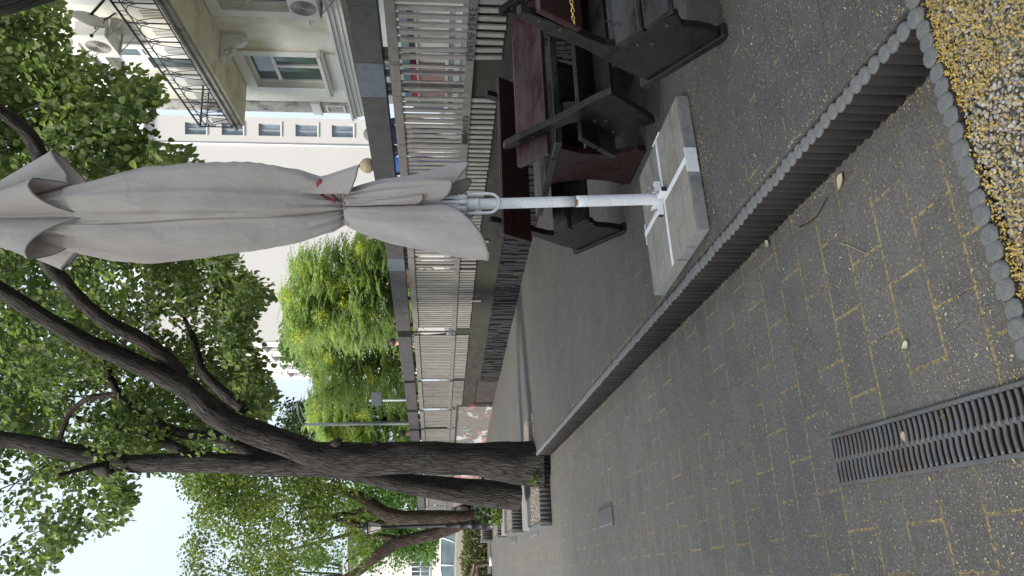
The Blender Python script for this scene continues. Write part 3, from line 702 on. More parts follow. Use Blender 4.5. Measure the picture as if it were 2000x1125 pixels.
fence_panel(500, 524, 0.098, 0.064, 0.016, 'short fence panel just left of the parasol cloth', ('slat', 'rail', 'hand_blue'))
fence_panel(524, 640, 0.096, 0.064, 0.016, 'dense slatted fence panel left of the parasol with a red tag on its rail')
fence_panel(652, 737, 0.096, 0.064, 0.016, 'dense slatted fence panel between the blue gap and a narrow bright gap')
fence_panel(742, 794, 0.096, 0.064, 0.016, 'rusty slatted fence panel above the dark wall niche', ('slat_dark', 'rail', 'hand'))
fence_panel(799, 832, 0.096, 0.064, 0.016, 'slatted fence panel above the near part of the mural', ('slat', 'rail', 'hand'))
fence_panel(835, 870, 0.096, 0.064, 0.016, 'slatted fence panel above the mural next to the tree trunk')
se = s_of_y(873)
for i in range(3): fence_panel(0, 0, 0.12, 0.07, 0.016, ['slatted fence panel hidden behind the near trunk', 'far slatted fence panel seen between the two trunks', 'farthest slatted fence panel behind the left trunk'][i], s0=se + i * 4.2, s1=se + i * 4.2 + 4.1)
# stubby loose slats hanging below the fence
for y, lb in ((470, 'loose pale slat hanging below the fence behind the parasol pole'), (586, 'short loose slat hanging below the fence left of the parasol')):
    p, d, n = wall_at(s_of_y(y)); mb = MB(); mb.obox(p - d * 0.03 + n * 0.002 + ZV * 0.84, d * 0.06, n * 0.02, ZV * 0.2); tag(mb.build('loose_slat', M['slat'], origin=p), lb, 'slat')
# writing on the middle rail
def text(body, size, o, ex, up, mat, parent, name='lettering', th=0.0015, shear=0.0, space=1.0, xs=1.0):
    cu = bpy.data.curves.new('t', 'FONT'); cu.body = body; cu.size = size; cu.extrude = th; cu.space_character = space; cu.shear = shear; cu.offset = 0.0
    ob = bpy.data.objects.new('t', cu); COL.objects.link(ob); dg = bpy.context.evaluated_depsgraph_get(); dg.update()
    me = bpy.data.meshes.new_from_object(ob.evaluated_get(dg)); bpy.data.objects.remove(ob); bpy.data.curves.remove(cu)
    ex = Vector(ex).normalized(); up = Vector(up).normalized(); nz_ = ex.cross(up); off = wloc(parent) if parent else Vector((0, 0, 0))
    for v in me.vertices: v.co = Vector(o) + ex * (v.co.x * xs) + up * v.co.y + nz_ * v.co.z - off
    me.materials.clear(); me.materials.append(mat); me.update()
    r = bpy.data.objects.new(name, me); COL.objects.link(r); r.parent = parent; return r
def stroke(mb, pts, wd, nrm):
    """flat marker stroke"""
    pts = [Vector(p) for p in pts]
    for a, b in zip(pts, pts[1:]):
        d = (b - a).normalized(); s = d.cross(nrm).normalized() * wd / 2
        mb.obox(a - s - d * wd * 0.3, (b - a) + d * wd * 0.6, s * 2, nrm * 0.0012)
GLY = {'R': [[(0, 0), (0, 1), (.55, .85), (.5, .55), (0, .5)], [(.15, .5), (.6, 0)]], 'E': [[(.55, .95), (0, 1), (0, 0), (.55, .05)], [(0, .52), (.45, .52)]], 'N': [[(0, 0), (0, 1), (.55, 0), (.6, 1)]],
       'F': [[(0, 0), (0, 1), (.55, 1)], [(0, .55), (.4, .55)]], 'K': [[(0, 0), (0, 1)], [(.5, 1), (.02, .5), (.55, 0)]], 'A': [[(0, 0), (.28, 1), (.55, 0)], [(.1, .4), (.45, .4)]], 'T': [[(.3, 0), (.3, 1)], [(0, 1), (.6, .97)]],
       'I': [[(.15, 0), (.15, 1)]]}
def scrawl(mb, word, o, ex, h, wd, nrm):
    x = 0
    for ch in word:
        for st in GLY[ch]: stroke(mb, [Vector(o) + ex * (x + (u + U(-.05, .05)) * h * 0.85) + ZV * ((v + U(-.05, .05)) * h) for u, v in st], wd, nrm)
        x += h * (0.86 if ch != 'I' else 0.45)
p, d, n = wall_at(s_of_y(112)); off = 0.0375
L = (wall_at(s_of_y(4))[0] - p).length
mb = MB(); scrawl(mb, 'RENRENFRENKE', p + n * off + ZV * 1.265, -d, 0.06, 0.0085, n)
# stretch to the length seen on the rail
k = L / (12 * 0.06 * 0.86)
for i, v in enumerate(mb.v):
    r_ = (v - p).dot(-d); mb.v[i] = v + (-d) * (r_ * (k - 1))
mb.build('graffiti', M['ink'], f0)
p, d, n = wall_at(s_of_y(251)); mb = MB(); scrawl(mb, 'ANTIFA', p + n * off + ZV * 1.272, -d, 0.05, 0.007, n)
L = (wall_at(s_of_y(218))[0] - p).length; k = L / (5.6 * 0.05 * 0.86)
for i, v in enumerate(mb.v):
    r_ = (v - p).dot(-d); mb.v[i] = v + (-d) * (r_ * (k - 1))
mb.build('graffiti', M['ink'], f2)
mb = MB(); p, d, n = wall_at(s_of_y(277)); L = (wall_at(s_of_y(253))[0] - p).length
for i in range(16):
    a = p + n * off - d * (L * i / 16) + ZV * U(1.262, 1.275); b = p + n * off - d * (L * i / 16 + U(0, 0.03)) + ZV * U(1.31, 1.328); stroke(mb, [a, b], 0.017, n)
mb.build('paint_block', M['ink'], f2)
# ------------------------------------------------------------------ parasol foot: four paving slabs in a white steel cross
CA, CB, CC, CD_ = [G(*q, TZ + 0.075) for q in ((1322, 193), (1359, 459), (1279, 568), (1247, 341))]
for v in (CA, CB, CC, CD_): v.z = 0
cen = (CA + CB + CC + CD_) / 4
sx_ = ((CA - CB) + (CD_ - CC)).normalized(); sy_ = Vector((-sx_.y, sx_.x, 0)); HS = 0.425
foot = thing('parasol_base', cen + ZV * TZ, 'four square paving slabs held by a white steel cross under the parasol', 'parasol base')
M['slab'] = simple('paving_slab', (0.27, 0.25, 0.222), 0.88, 0.09, 5, fine=170, bump=0.35, dirt=((0.19, 0.173, 0.152), 3))
M['slab_side'] = simple('slab_edge', (0.26, 0.255, 0.25), 0.9, 0.15, 12, fine=60, bump=0.5, dirt=((0.15, 0.145, 0.14), 9))
GR = 0.0025
for qx in (0, 1):
    for qy in (0, 1):
        o = cen + sx_ * (-HS if qx == 0 else 0.006) + sy_ * (-HS if qy == 0 else 0.006); L = HS - 0.006
        mb = MB(); mb.obox(o + ZV * (TZ + 0.004), sx_ * L, sy_ * L, ZV * 0.066); s = mb.build('slab', M['slab_side'], foot, 0.006)
        tp = MB(); rows = 3; rh = L / rows
        for r in range(rows):            # cast brick pattern of the top
            xs = [0, L * 0.66, L] if r % 2 == 0 else [0, L * 0.33, L]
            for a, b in zip(xs, xs[1:]): tp.obox(o + sx_ * (a + GR) + sy_ * (r * rh + GR) + ZV * (TZ + 0.069), sx_ * (b - a - 2 * GR), sy_ * (rh - 2 * GR), ZV * 0.006)
        tp.build('brick_pattern', M['slab'], s, 0.002)
zt = TZ + 0.0755
for ax, ay in ((sx_, sy_), (sy_, sx_)):
    mb = MB(); mb.obox(cen - ax * (HS + 0.004) - ay * 0.014 + ZV * zt, ax * (2 * HS + 0.008), ay * 0.028, ZV * (0.004 if ax is sx_ else 0.008)); mb.build('cross_bar', M['white'], foot)
for sg, ax, ay, mt in ((-1, sy_, sx_, 'white'), (1, sy_, sx_, 'white'), (-1, sx_, sy_, 'slab'), (1, sx_, sy_, 'white')):
    mb = MB(); w_ = 0.075
    mb.obox(cen + ax * sg * (HS + 0.001) - ay * w_ + ZV * (TZ + 0.012), ay * 2 * w_ if mt == 'white' else ay * 1.9 * w_, ax * sg * 0.006, ZV * (0.068)); mb.build('end_clip', M[mt], foot, 0.002)
pb = Vector((0.526, 4.37, 0)); 
for ax, L in ((sx_, 0.085), (-sx_, 0.085), (sy_, 0.085), (-sy_, 0.085)):
    mb = MB(); mb.obox(pb + ax * 0.028 - Vector((-ax.y, ax.x, 0)) * 0.016 + ZV * (zt + 0.009), ax * L, Vector((-ax.y, ax.x, 0)) * 0.032, ZV * 0.034); a = mb.build('socket_arm', M['white'], foot, 0.003)
    mb = MB(); mb.obox(pb + ax * (0.028 + L) - Vector((-ax.y, ax.x, 0)) * 0.014 + ZV * (zt + 0.011), ax * 0.002, Vector((-ax.y, ax.x, 0)) * 0.028, ZV * 0.03); mb.build('end_plug', M['plug'], a)
    mb = MB(); mb.tube([pb + ax * 0.075 + ZV * (zt + 0.043), pb + ax * 0.075 + ZV * (zt + 0.085)], 0.005, 8); mb.lathe(pb + ax * 0.075 + ZV * (zt + 0.043), [(0.009, 0), (0.009, 0.008)], 6, False); mb.build('bolt', M['steel'], a)

# ------------------------------------------------------------------ folded parasol
LEAN = Vector((-0.0386, 0.002, 1.0)); Z0 = 0.285
def AX(z): return Vector((0.526, 4.37, 0)) + Vector((LEAN.x, LEAN.y, 0)) * (z - Z0) + ZV * z
par = thing('folded_parasol', AX(Z0), 'tall folded beige parasol tied round the middle on a white pole', 'parasol')
mb = MB(); mb.tube([AX(Z0 + .515 * i / 8) for i in range(9)], 0.0335, 24); mb.build('lower_pole', M['white'], par)
mb = MB(); mb.tube([AX(0.80 + 3.5 * i / 40) for i in range(41)], 0.0315, 24); mb.build('upper_pole', M['white'], par)
rr_ = MB(); rr_.grid(lambda u, v: AX(0.79 + .016 * v) + Vector((cos(-2.6 + 1.2 * u), sin(-2.6 + 1.2 * u), 0)) * .0345, 10, 2); rr_.build('rust_patch', M['rust'], par)
mb = MB(); mb.tube([AX(0.800), AX(0.803)], 0.0342, 20); mb.build('joint_ring', M['plug'], par)
mb = MB(); mb.tube([AX(1.36), AX(1.375), AX(1.38), AX(1.47)], [0.037, 0.037, 0.034, 0.034], 20)
run = mb.build('runner', M['white'], par)
for i in range(8):
    a = 2 * pi * i / 8 + 0.2; dd = Vector((cos(a), sin(a), 0)); tt = Vector((-sin(a), cos(a), 0)); c = AX(1.46) + dd * 0.047
    mb = MB(); mb.cbox(c, dd * 0.026, tt * 0.026, ZV * 0.05); k = mb.build('hinge', M['white'], run, 0.008)
    mb = MB(); mb.obox(c - tt * 0.006 - dd * 0.006 - ZV * 0.012, tt * 0.012, dd * 0.014, ZV * 0.75 - dd * 0.01); mb.build('stay', M['white'], run)
mb = MB(); hp = []
for k in range(17):
    a = pi * k / 16; hp.append(AX(1.365 - 0.055 - 0.062 * sin(a)) + Vector((0.055 * cos(a) * 1.0, -0.03 - 0.012 * sin(a), 0)))
hp = [AX(1.43) + Vector((0.055, -0.028, 0))] + hp + [AX(1.43) + Vector((-0.055, -0.028, 0))]
mb.tube(hp, 0.0085, 10); mb.build('pull_handle', M['white'], run)
# canvas: angle phi measured so that phi=-pi/2 faces the viewer
RP = [(1.30, .15), (1.45, .17), (1.7, .165), (1.95, .13), (2.06, .105), (2.12, .1), (2.2, .145), (2.35, .19), (2.6, .222), (2.9, .235), (3.15, .228), (3.4, .2), (3.6, .17), (3.8, .13), (4.1, .07), (4.4, .05)]
def sharp(x): return 1 - 2 * abs(sin(x)) ** 0.7
def fold(phi, z):
    """pleats of the tied cloth: rib ridges, soft folds and gathers"""
    w_ = 1.1 * noise.noise(Vector((cos(phi), sin(phi), z * 0.55 + 9)))
    f = 0.065 * cos(8 * phi + 0.7 * sin(1.4 * z) + w_) + 0.085 * sin(3 * phi + 1.3 + 0.8 * z) + 0.085 * sharp(3 * phi + 0.9 * z + w_ * 1.3) + 0.065 * sharp(5 * phi - 1.1 * z + 2 * w_)
    f += 0.13 * noise.noise(Vector((cos(phi) * 1.2, sin(phi) * 1.2, z * 0.7 + 3))) + 0.045 * noise.noise(Vector((cos(phi) * 4, sin(phi) * 4, z * 1.3)))
    g = math.exp(-abs((z - 2.10) / 0.17) ** 1.5)
    f += g * (0.12 * sharp(8 * phi + 2 * z) + 0.1 * sin(23 * phi + 4 * z) + 0.06 * sharp(15 * phi))
    f -= 0.2 * max(0, 1 - abs(phi + pi / 2 + 0.12 - 0.12 * (z - 3)) / 0.13) if z > 2.15 else 0
    return f
def canv(phi, z):
    r = lerp_list(RP, z) * (1 + fold(phi, z))
    wx = 1.0 + 0.0 * z
    off = 0.035 * math.exp(-((z - 2.75) / 0.55) ** 2)
    return AX(z) + Vector((cos(phi) * r * wx - off * 0.2, sin(phi) * r * 0.95, 0))
mb = MB(); mb.grid(lambda u, v: canv(2 * pi * u, 2.03 + v * (4.3 - 2.03)), 160, 110, True)
body = mb.build('canvas', M['canvas'], par)
for dphi in (-.95, -.42, .34, 1.0):      # sewn rib seams
    mb = MB(); mb.tube([canv(-pi / 2 + dphi + .1 * (z_ - 2.8) * dphi, z_) for z_ in [2.14 + .04 * i for i in range(40)]], .0042, 6); mb.build('seam', M['canvas'], par)
# free panel edges wrapped over one another
def pleat(pa, pb, za, zb, lift, seed, sl=0.0):
    mb = MB()
    def fn(u, v):
        z = za + (zb - za) * v; sh = sl * (z - 2.8) + .10 * noise.noise(Vector((z * 1.6, seed, 0)))
        ph = pa + (pb - pa) * u + sh; p = canv(ph, z); c = AX(z); d = p - c
        k = lift * (sin(pi * min(1, u * 1.6) * .5) if pb < pa else sin(pi * .5 * (1 - abs(2 * u - 1)) ** .5)) * min(1, v * 5, (1 - v) * 5)
        e = .012 * noise.noise(Vector((u * 2.5 + seed, z * 2.6, seed))) * min(1, v * 5)
        return p + d.normalized() * (k + .004 + e * sin(pi * u))
    mb.grid(fn, 26, 60); o = mb.build('canvas_pleat', M['canvas'], par); md = o.modifiers.new('thick', 'SOLIDIFY'); md.thickness = .004; md.offset = 0
pleat(-pi / 2 - .12, -pi / 2 + .85, 2.13, 3.6, .020, 3, .10)
pleat(-pi / 2 - 1.35, -pi / 2 - .30, 2.13, 3.55, .018, 8, -.08)
pleat(-pi / 2 + .62, -pi / 2 + 1.7, 2.2, 3.6, .022, 13, .05)
# skirt below the tie: cloth gathered into billowing lobes with a hanging hem
M['hem'] = simple('grey_hem', (0.2, 0.19, 0.19), 0.9, 0.2, 30)
Q = -pi / 2
def adiff(a, b): return (a - b + pi) % (2 * pi) - pi
def bell(name, lobes, ztop, prof, rb0, zlow, ph_a, ph_b, nu=120, nv=50, closed=False, wr=0.03):
    """cloth hanging from ztop; lobes = (centre angle, half width, extra radius, hem height); between lobes it is drawn in and hangs to zlow"""
    def amp(ph):
        e = 0.0; zh = zlow; wsum = 0
        for c, hw, ex, zb in lobes:
            d = abs(adiff(ph, c)) / hw
            if d < 1:
                k = cos(d * pi / 2) ** 0.9; e += ex * k; zh += (zb - zlow) * cos(d * pi / 2) ** 0.8; wsum += k
        return e, zh
    def fn(u, v):
        ph = ph_a + (ph_b - ph_a) * u; e, zh = amp(ph); z = ztop + (zh - ztop) * v
        r = rb0[0] + (rb0[1] - rb0[0]) * v + e * prof(v)
        r += wr * 1.25 * (noise.noise(Vector((cos(ph) * 2.2, sin(ph) * 2.2, z * 2.4 + 5))) * min(1, v * 3) + 0.6 * noise.noise(Vector((cos(ph) * 6, sin(ph) * 7, z * 3.0))) * min(1, v * 3))
        return AX(z) + Vector((cos(ph) * r, sin(ph) * r, 0))
    mb = MB(); mb.grid(fn, nu, nv, closed); o = mb.build(name, M['canvas'], par)
    md = o.modifiers.new('thick', 'SOLIDIFY'); md.thickness = 0.004; md.offset = 0
    hb = MB(); hb.tube([fn(i / 160, 1.0) for i in range(161)], 0.0038, 6); hb.build('hem', M['hem'], o)
    return o
bell('skirt', [(Q - 1.3, 1.22, .285, 1.31), (Q + .72, .42, .10, 1.52), (Q + 1.5, .42, .17, 1.42), (Q + 2.35, .5, .15, 1.40), (Q + 3.25, .5, .17, 1.38), (Q - 2.3, .42, .12, 1.5)], 2.12, lambda v: v ** 0.75 * (1 - .12 * v ** 4), (.095, .075), 1.58, Q + .24, Q + 2 * pi - .06, 150)
bell('inner_fold', [(Q + .30, .30, .05, 1.68)], 2.11, lambda v: v, (.1, .085), 1.72, Q + .0, Q + .62, 30)
bell('tie_flap', [(Q + .95, .55, .12, 2.03)], 2.34, lambda v: v ** 1.2, (.165, .13), 2.1, Q + .45, Q + 1.55, 50, 30, wr=.02)
# tie band
mb = MB(); mb.tube([canv(Q + 2 * pi * k / 60, 2.10 + 0.012 * sin(4 * pi * k / 60) + 0.018 * cos(2 * pi * k / 60)) + Vector((cos(Q + 2 * pi * k / 60), sin(Q + 2 * pi * k / 60), 0)) * 0.004 for k in range(61)], 0.009, 8, False); mb.build('tie_cord', M['canvas'], par)
# wind vent cap at the top: billowing bell mouths between the ribs
bell('wind_vent', [(Q - .85, .66, .175, 3.74), (Q + .55, .6, .17, 3.70), (Q + 1.45, .42, .235, 3.68), (Q + 2.4, .5, .2, 3.7), (Q + 3.35, .45, .2, 3.7), (Q - 1.95, .5, .2, 3.7)], 4.45, lambda v: v ** 1.7, (.03, .115), 3.46, 0, 2 * pi, 170, 50, True, .016)
# red printed letters crumpled into the folds by the tie
def on_canvas(x, y):
    """photo pixel -> (phi,z) on the cloth facing the viewer, by stepping"""
    best = None
    for k in range(90):
        ph = Q - 1.5 + 3.0 * k / 89
        for j in range(3):
            pass
    return best
def cv(dphi, z, lift=0.018):
    p = canv(Q + dphi, z); c = AX(z); d = (p - c); d.normalize(); return p + d * lift
def ribbon(mb, pts, wd):
    pts = cr(pts, 8); P_ = [cv(a, z) for a, z, *_ in pts]
    for i in range(len(P_) - 1):
        w0 = wd * (1.0 + 0.5 * sin(pi * i / len(P_))); d = (P_[i + 1] - P_[i]).normalized(); nn = (P_[i] - AX(P_[i].z)).normalized(); s = d.cross(nn).normalized() * w0 / 2
        d2 = (P_[min(i + 2, len(P_) - 1)] - P_[i + 1]).normalized() if i < len(P_) - 2 else d; s2 = d2.cross(nn).normalized() * w0 / 2
        mb.face([P_[i] - s, P_[i] + s, P_[i + 1] + s2, P_[i + 1] - s2])
for pts_, w_ in (([(0.62, 2.225), (0.75, 2.235), (0.7, 2.25), (0.55, 2.235), (0.35, 2.19), (0.2, 2.16)], 0.016), ([(0.42, 2.15), (0.55, 2.175), (0.72, 2.19), (0.78, 2.17), (0.62, 2.15)], 0.009), ([(0.95, 2.25), (1.1, 2.245), (1.25, 2.225)], 0.012), ([(0.9, 2.24), (0.85, 2.22), (0.95, 2.215)], 0.007), ([(0.95, 2.145), (1.1, 2.15), (1.3, 2.155)], 0.014)):
    mb = MB(); ribbon(mb, pts_, w_); mb.build('red_letter', M['redink'], par)

# ------------------------------------------------------------------ timber benches and table
def rounded(pts, k=5): return pts
M['steel_dull'] = simple('dull_bolt', (.1, .095, .09), .5, .2, 30, metal=.8)
PROF = [(.035, .045), (.0, .055), (.005, .10), (.03, .16), (.075, .235), (.065, .275), (.045, .31), (.06, .335), (.12, .345), (.30, .345), (.365, .36), (.4, .42), (.418, .52), (.43, .65), (.452, .78), (.472, .87), (.488, .905), (.512, .91), (.528, .88), (.52, .74), (.5, .6), (.485, .48), (.48, .3), (.475, .17), (.455, .045)]
def bench(q0, p0, length, tilt, face, label, mats, back_over=0.0, seat_over=0.0, dz=0.0, skid=True, group='timber benches tipped over for the night', yaw=0.0, hasskid_rear=.5):
    """face=+1: the front of the bench points at the viewer.  Bench space: a depth, h height, tipped about its front foot"""
    th = radians(tilt); o0 = PQ(p0, q0, TZ + dz)
    root = thing('bench', o0, label, 'bench', group)
    def T(p, a, h):
        q = face * (a * cos(th) - h * sin(th)); hh = a * sin(th) + h * cos(th)
        v = NV * p + DV * q + ZV * hh
        return o0 + Matrix.Rotation(yaw, 3, 'Z') @ v
    def hexa(mb, p0_, p1_, quad):
        mb.prism([T(p0_, a, h) for a, h in quad], T(p1_, *quad[0]) - T(p0_, *quad[0]))
    for p in (0.0, length):
        pr = PROF
        mb = MB(); hexa(mb, p, p + 0.045, pr); e = mb.build('end_panel', M[mats[0]], root, 0.004)
        for a_, h_ in ((.12, .30), (.30, .30), (.46, .68), (.48, .80), (.25, .25)):
            mb = MB(); mb.tube([T(p - .004, a_, h_), T(p + .002, a_, h_)], [.008, .011], 10); mb.build('bolt', M['steel_dull'], e)
        if skid:
            mb = MB(); hexa(mb, p - 0.015, p + 0.06, [(-.03, .0), (-.035, .025), (-.02, .045), (.50, .045), (.505, .0)]); mb.build('skid', M[mats[0]], root, 0.006)
    sp0, sp1 = (-seat_over, length + 0.045 + seat_over)
    for (a0, a1), mt in (((.04, .20), mats[1]), ((.215, .385), mats[2])):
        mb = MB(); hexa(mb, sp0, sp1, [(a0, .345 if True else 0), (a0 - .004, .37), (a0 + .012, .385), (a1 - .012, .385), (a1, .375), (a1, .346)]); mb.build('seat_plank', M[mt], root, 0.005)
    mb = MB(); hexa(mb, .045, length, [(.2, .2), (.2, .32), (.24, .32), (.24, .2)]); mb.build('stretcher', M[mats[0]], root, 0.003)
    mb = MB(); b0 = -back_over; b1 = length + .045 + back_over
    hexa(mb, b0, b1, [(.375, .60), (.415, .862), (.455, .858), (.425, .60)]) if False else hexa(mb, b0, b1, [(.388, .60), (.412, .855), (.45, .85), (.426, .60)])
    mb.build('back_plank', M[mats[3]], root, 0.009)
    return root, T
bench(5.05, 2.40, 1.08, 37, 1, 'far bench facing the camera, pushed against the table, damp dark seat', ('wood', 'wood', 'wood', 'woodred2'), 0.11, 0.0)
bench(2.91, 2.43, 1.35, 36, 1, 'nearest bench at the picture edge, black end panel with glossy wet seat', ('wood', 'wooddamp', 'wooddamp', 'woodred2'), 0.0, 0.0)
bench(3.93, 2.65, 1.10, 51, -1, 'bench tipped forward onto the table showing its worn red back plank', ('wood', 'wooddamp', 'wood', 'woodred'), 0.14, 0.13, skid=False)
tb = thing('timber_table', PQ(3.0, 4.6, TZ), 'low dark red timber table between the tipped benches', 'table')
mb = MB(); 
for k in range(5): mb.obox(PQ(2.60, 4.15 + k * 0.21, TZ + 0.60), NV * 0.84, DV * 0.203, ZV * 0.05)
mb.build('table_top', M['wooddamp'], tb, 0.006)
TP = [(.0, .0), (.46, .0), (.47, .06), (.42, .16), (.40, .3), (.42, .45), (.48, .60), (-.02, .60), (.04, .45), (.06, .3), (.04, .16), (-.01, .06)]
for p in (2.66, 3.33):
    mb = MB(); mb.prism([PQ(p, 4.33 + a, TZ + h) for a, h in TP], NV * 0.045); mb.build('end_board', M['woodred2'], tb, 0.004)
mb = MB(); mb.obox(PQ(2.705, 4.53, TZ + .22), NV * 0.625, DV * 0.035, ZV * 0.14); mb.build('stretcher', M['woodred2'], tb, 0.003)
# chains that lock the furniture
def chain(pts, mat, name, label, link=0.022, r=0.0028):
    mb = MB(); pts = [Vector(p) for p in cr([tuple(p) for p in pts], 10)]; d = 0; i = 0; acc = 0; last = pts[0]; flip = 0
    for a, b in zip(pts, pts[1:]):
        seg = (b - a).length; acc += seg
        if acc >= link * 0.75:
            acc = 0; t = (b - a).normalized(); s = t.cross(Vector((0.3, 0.8, 0.1))).normalized(); s2 = t.cross(s); n_ = s if flip else s2; flip = 1 - flip; c = b
            ring = [c + t * cos(2 * pi * k / 10) * link * 0.55 + n_ * sin(2 * pi * k / 10) * link * 0.32 for k in range(11)]
            mb.tube(ring, r, 5, False)
    return tag(mb.build(name, mat, origin=pts[0]), label, 'chain')
chain([P(1112, -12, 3.45), P(1118, 12, 3.45), P(1119, 30, 3.47), P(1122, 46, 3.5)], M['brass'], 'chain', 'brass coloured chain hanging at the nearest bench back', 0.022, 0.0032)
chain([P(1178, 40, 3.66), P(1190, 42, 3.66), P(1200, 47, 3.66), P(1214, 46, 3.62)], M['black'], 'chain', 'thin black chain above the wet seat of the nearest bench', 0.03, 0.002)
# ------------------------------------------------------------------ trees
def limb(root, name, pts, mat, sides=14, jit=0.12, k=7, seed=0):
    """pts: (x,y,t,r) photo pixel, depth, radius in metres"""
    q = cr([(*P(x, y, t), r) for x, y, t, r in pts], k)
    mb = MB(); mb.tube([v[:3] for v in q], [v[3] for v in q], sides, True, jit, seed=seed)
    return mb.build(name, mat, root)
LEAFV = [(0, 0), (-.34, .12), (-.46, .42), (-.22, .8), (0, 1.02), (.22, .8), (.46, .42), (.34, .12)]
def leaf(mb, c, L, dirv, nrm, fold=0.25):
    """heart shaped leaf folded a little along its midrib"""
    d = dirv.normalized(); s = d.cross(nrm).normalized(); n = s.cross(d)
    i = len(mb.v)
    for x, y in LEAFV: mb.v.append(c + d * (y * L) + s * (x * L) + n * (abs(x) * fold * L - 0.12 * y * y * L))
    mb.f.append((i, i + 4, i + 3, i + 2, i + 1)); mb.sm.append(False); mb.f.append((i, i + 7, i + 6, i + 5, i + 4)); mb.sm.append(False)
def rnd_unit():
    while True:
        v = Vector((U(-1, 1), U(-1, 1), U(-1, 1)))
        if 0.05 < v.length < 1: return v.normalized()
def clump(mb, c, r, n, L, flat=0.75, droop=0.5):
    for i in range(n):
        v = rnd_unit() * (R() ** 0.45) * r; p = c + Vector((v.x, v.y, v.z * flat))
        d = (v.normalized() * 0.6 + rnd_unit() * 0.8 - ZV * droop)
        nn = (rnd_unit() * 0.9 + ZV * 0.9)
        leaf(mb, p, L * U(0.55, 1.3), d, nn)
# main two-stemmed linden
tb0 = P(1043, 905, 11.0); tb0.z = TZ
tree = thing('linden_tree', tb0, 'big twin-stemmed linden with dark furrowed bark growing from the pit at the path', 'tree')
limb(tree, 'trunk', [(1062, 906, 11.0, .33), (1035, 906, 11.0, .305), (985, 902, 11.0, .275), (930, 897, 11.0, .232), (870, 896, 11.0, .235), (800, 894, 11.0, .225), (735, 897, 11.0, .23), (680, 897, 11.0, .235), (640, 893, 11.0, .21), (600, 884, 10.95, .17), (560, 868, 10.92, .12), (530, 857, 10.9, .05)], M['bark'], 26, 0.16, 9, 1)
limb(tree, 'second_stem', [(1012, 966, 12.1, .25), (985, 965, 12.05, .225), (900, 958, 11.9, .195), (820, 949, 11.75, .165), (755, 936, 11.6, .14), (700, 923, 11.4, .13), (650, 915, 11.3, .13), (600, 909, 11.15, .15), (550, 908, 11.1, .12), (510, 908, 11.1, .05)], M['bark'], 22, 0.14, 8, 5)
for x, y, r in ((658, 866, .075), (735, 868, .055)):
    mb = MB(); mb.ball(P(x, y, 10.95), r, 1, 1, 1.2, 14, 10, 0.5); mb.build('burl', M['bark'], tree)
limb(tree, 'branch', [(690, 897, 11.0, .06), (655, 895, 10.98, .14), (615, 888, 10.95, .178), (560, 866, 10.9, .18), (507, 848, 10.8, .175), (455, 829, 10.6, .17), (405, 797, 10.4, .17), (372, 765, 10.25, .155), (338, 743, 10.1, .145), (290, 721, 9.9, .125), (230, 694, 9.7, .115), (169, 668, 9.5, .11), (90, 623, 9.3, .105), (0, 566, 9.1, .1), (-120, 500, 8.9, .09)], M['bark'], 20, 0.14, 8, 9)
limb(tree, 'branch', [(690, 915, 11.2, .06), (650, 910, 11.15, .12), (610, 906, 11.1, .156), (560, 908, 11.1, .16), (507, 909, 11.1, .152), (440, 905, 11.1, .15), (380, 903, 11.1, .148), (310, 905, 11.1, .14), (253, 905, 11.1, .125), (190, 893, 11.1, .125), (127, 881, 11.1, .125), (60, 866, 11.1, .118), (0, 856, 11.1, .11), (-120, 835, 11.1, .09)], M['bark'], 18, 0.14, 8, 13)
limb(tree, 'branch', [(355, 735, 10.2, .1), (322, 699, 10.0, .1), (270, 660, 9.7, .092), (213, 631, 9.4, .088), (160, 590, 9.1, .085), (120, 545, 8.8, .082), (88, 505, 8.5, .085), (78, 440, 8.2, .085), (88, 370, 7.9, .085), (82, 320, 7.7, .08), (60, 268, 7.5, .07), (20, 230, 7.3, .06), (-40, 190, 7.1, .05)], M['bark'], 16, 0.12, 7, 17)
limb(tree, 'branch', [(548, 897, 11.2, .07), (500, 884, 11.4, .075), (450, 868, 11.6, .09), (412, 852, 11.7, .105), (395, 852, 11.7, .09), (350, 845, 11.8, .078), (295, 821, 12.0, .07), (255, 795, 12.1, .068), (232, 770, 12.2, .062), (215, 735, 12.3, .055), (203, 700, 12.3, .05), (185, 660, 12.4, .035)], M['bark'], 14, 0.16, 7, 21)
limb(tree, 'branch', [(228, 768, 12.2, .045), (205, 774, 12.3, .05), (172, 778, 12.3, .045), (140, 803, 12.4, .045), (124, 835, 12.4, .042), (112, 862, 12.4, .04), (60, 890, 12.4, .03)], M['bark'], 10, 0.12, 6, 25)
limb(tree, 'branch', [(385, 897, 11.2, .085), (352, 879, 11.5, .08), (310, 858, 11.9, .075), (270, 842, 12.2, .068), (222, 836, 12.6, .055), (150, 815, 13, .035)], M['bark'], 12, 0.12, 6, 29)
limb(tree, 'branch', [(478, 800, 10.9, .07), (440, 771, 11.2, .08), (398, 728, 11.6, .07), (385, 690, 11.9, .06), (378, 662, 12.1, .05), (360, 620, 12.3, .03)], M['bark'], 12, 0.12, 6, 33)
o = limb(tree, 'branch', [(205, 905, 11.0, .07), (180, 911, 10.8, .045), (150, 919, 10.6, .033), (115, 928, 10.4, .03)], M['bark'], 10, 0.1, 6, 37)
mb = MB(); c = P(113, 928.5, 10.385); mb.tube([c, c + (P(108, 930, 10.37) - c) * 0.12], [.0285, .0275], 12); mb.build('cut_face', simple('fresh_cut_wood', (0.5, 0.24, 0.1), 0.8, 0.2, 20), o)
mb = MB(); mb.ball(P(205, 917, 11.05), .1, 1, 1, 1.3, 12, 8, 0.6); mb.build('burl', M['bark'], tree)
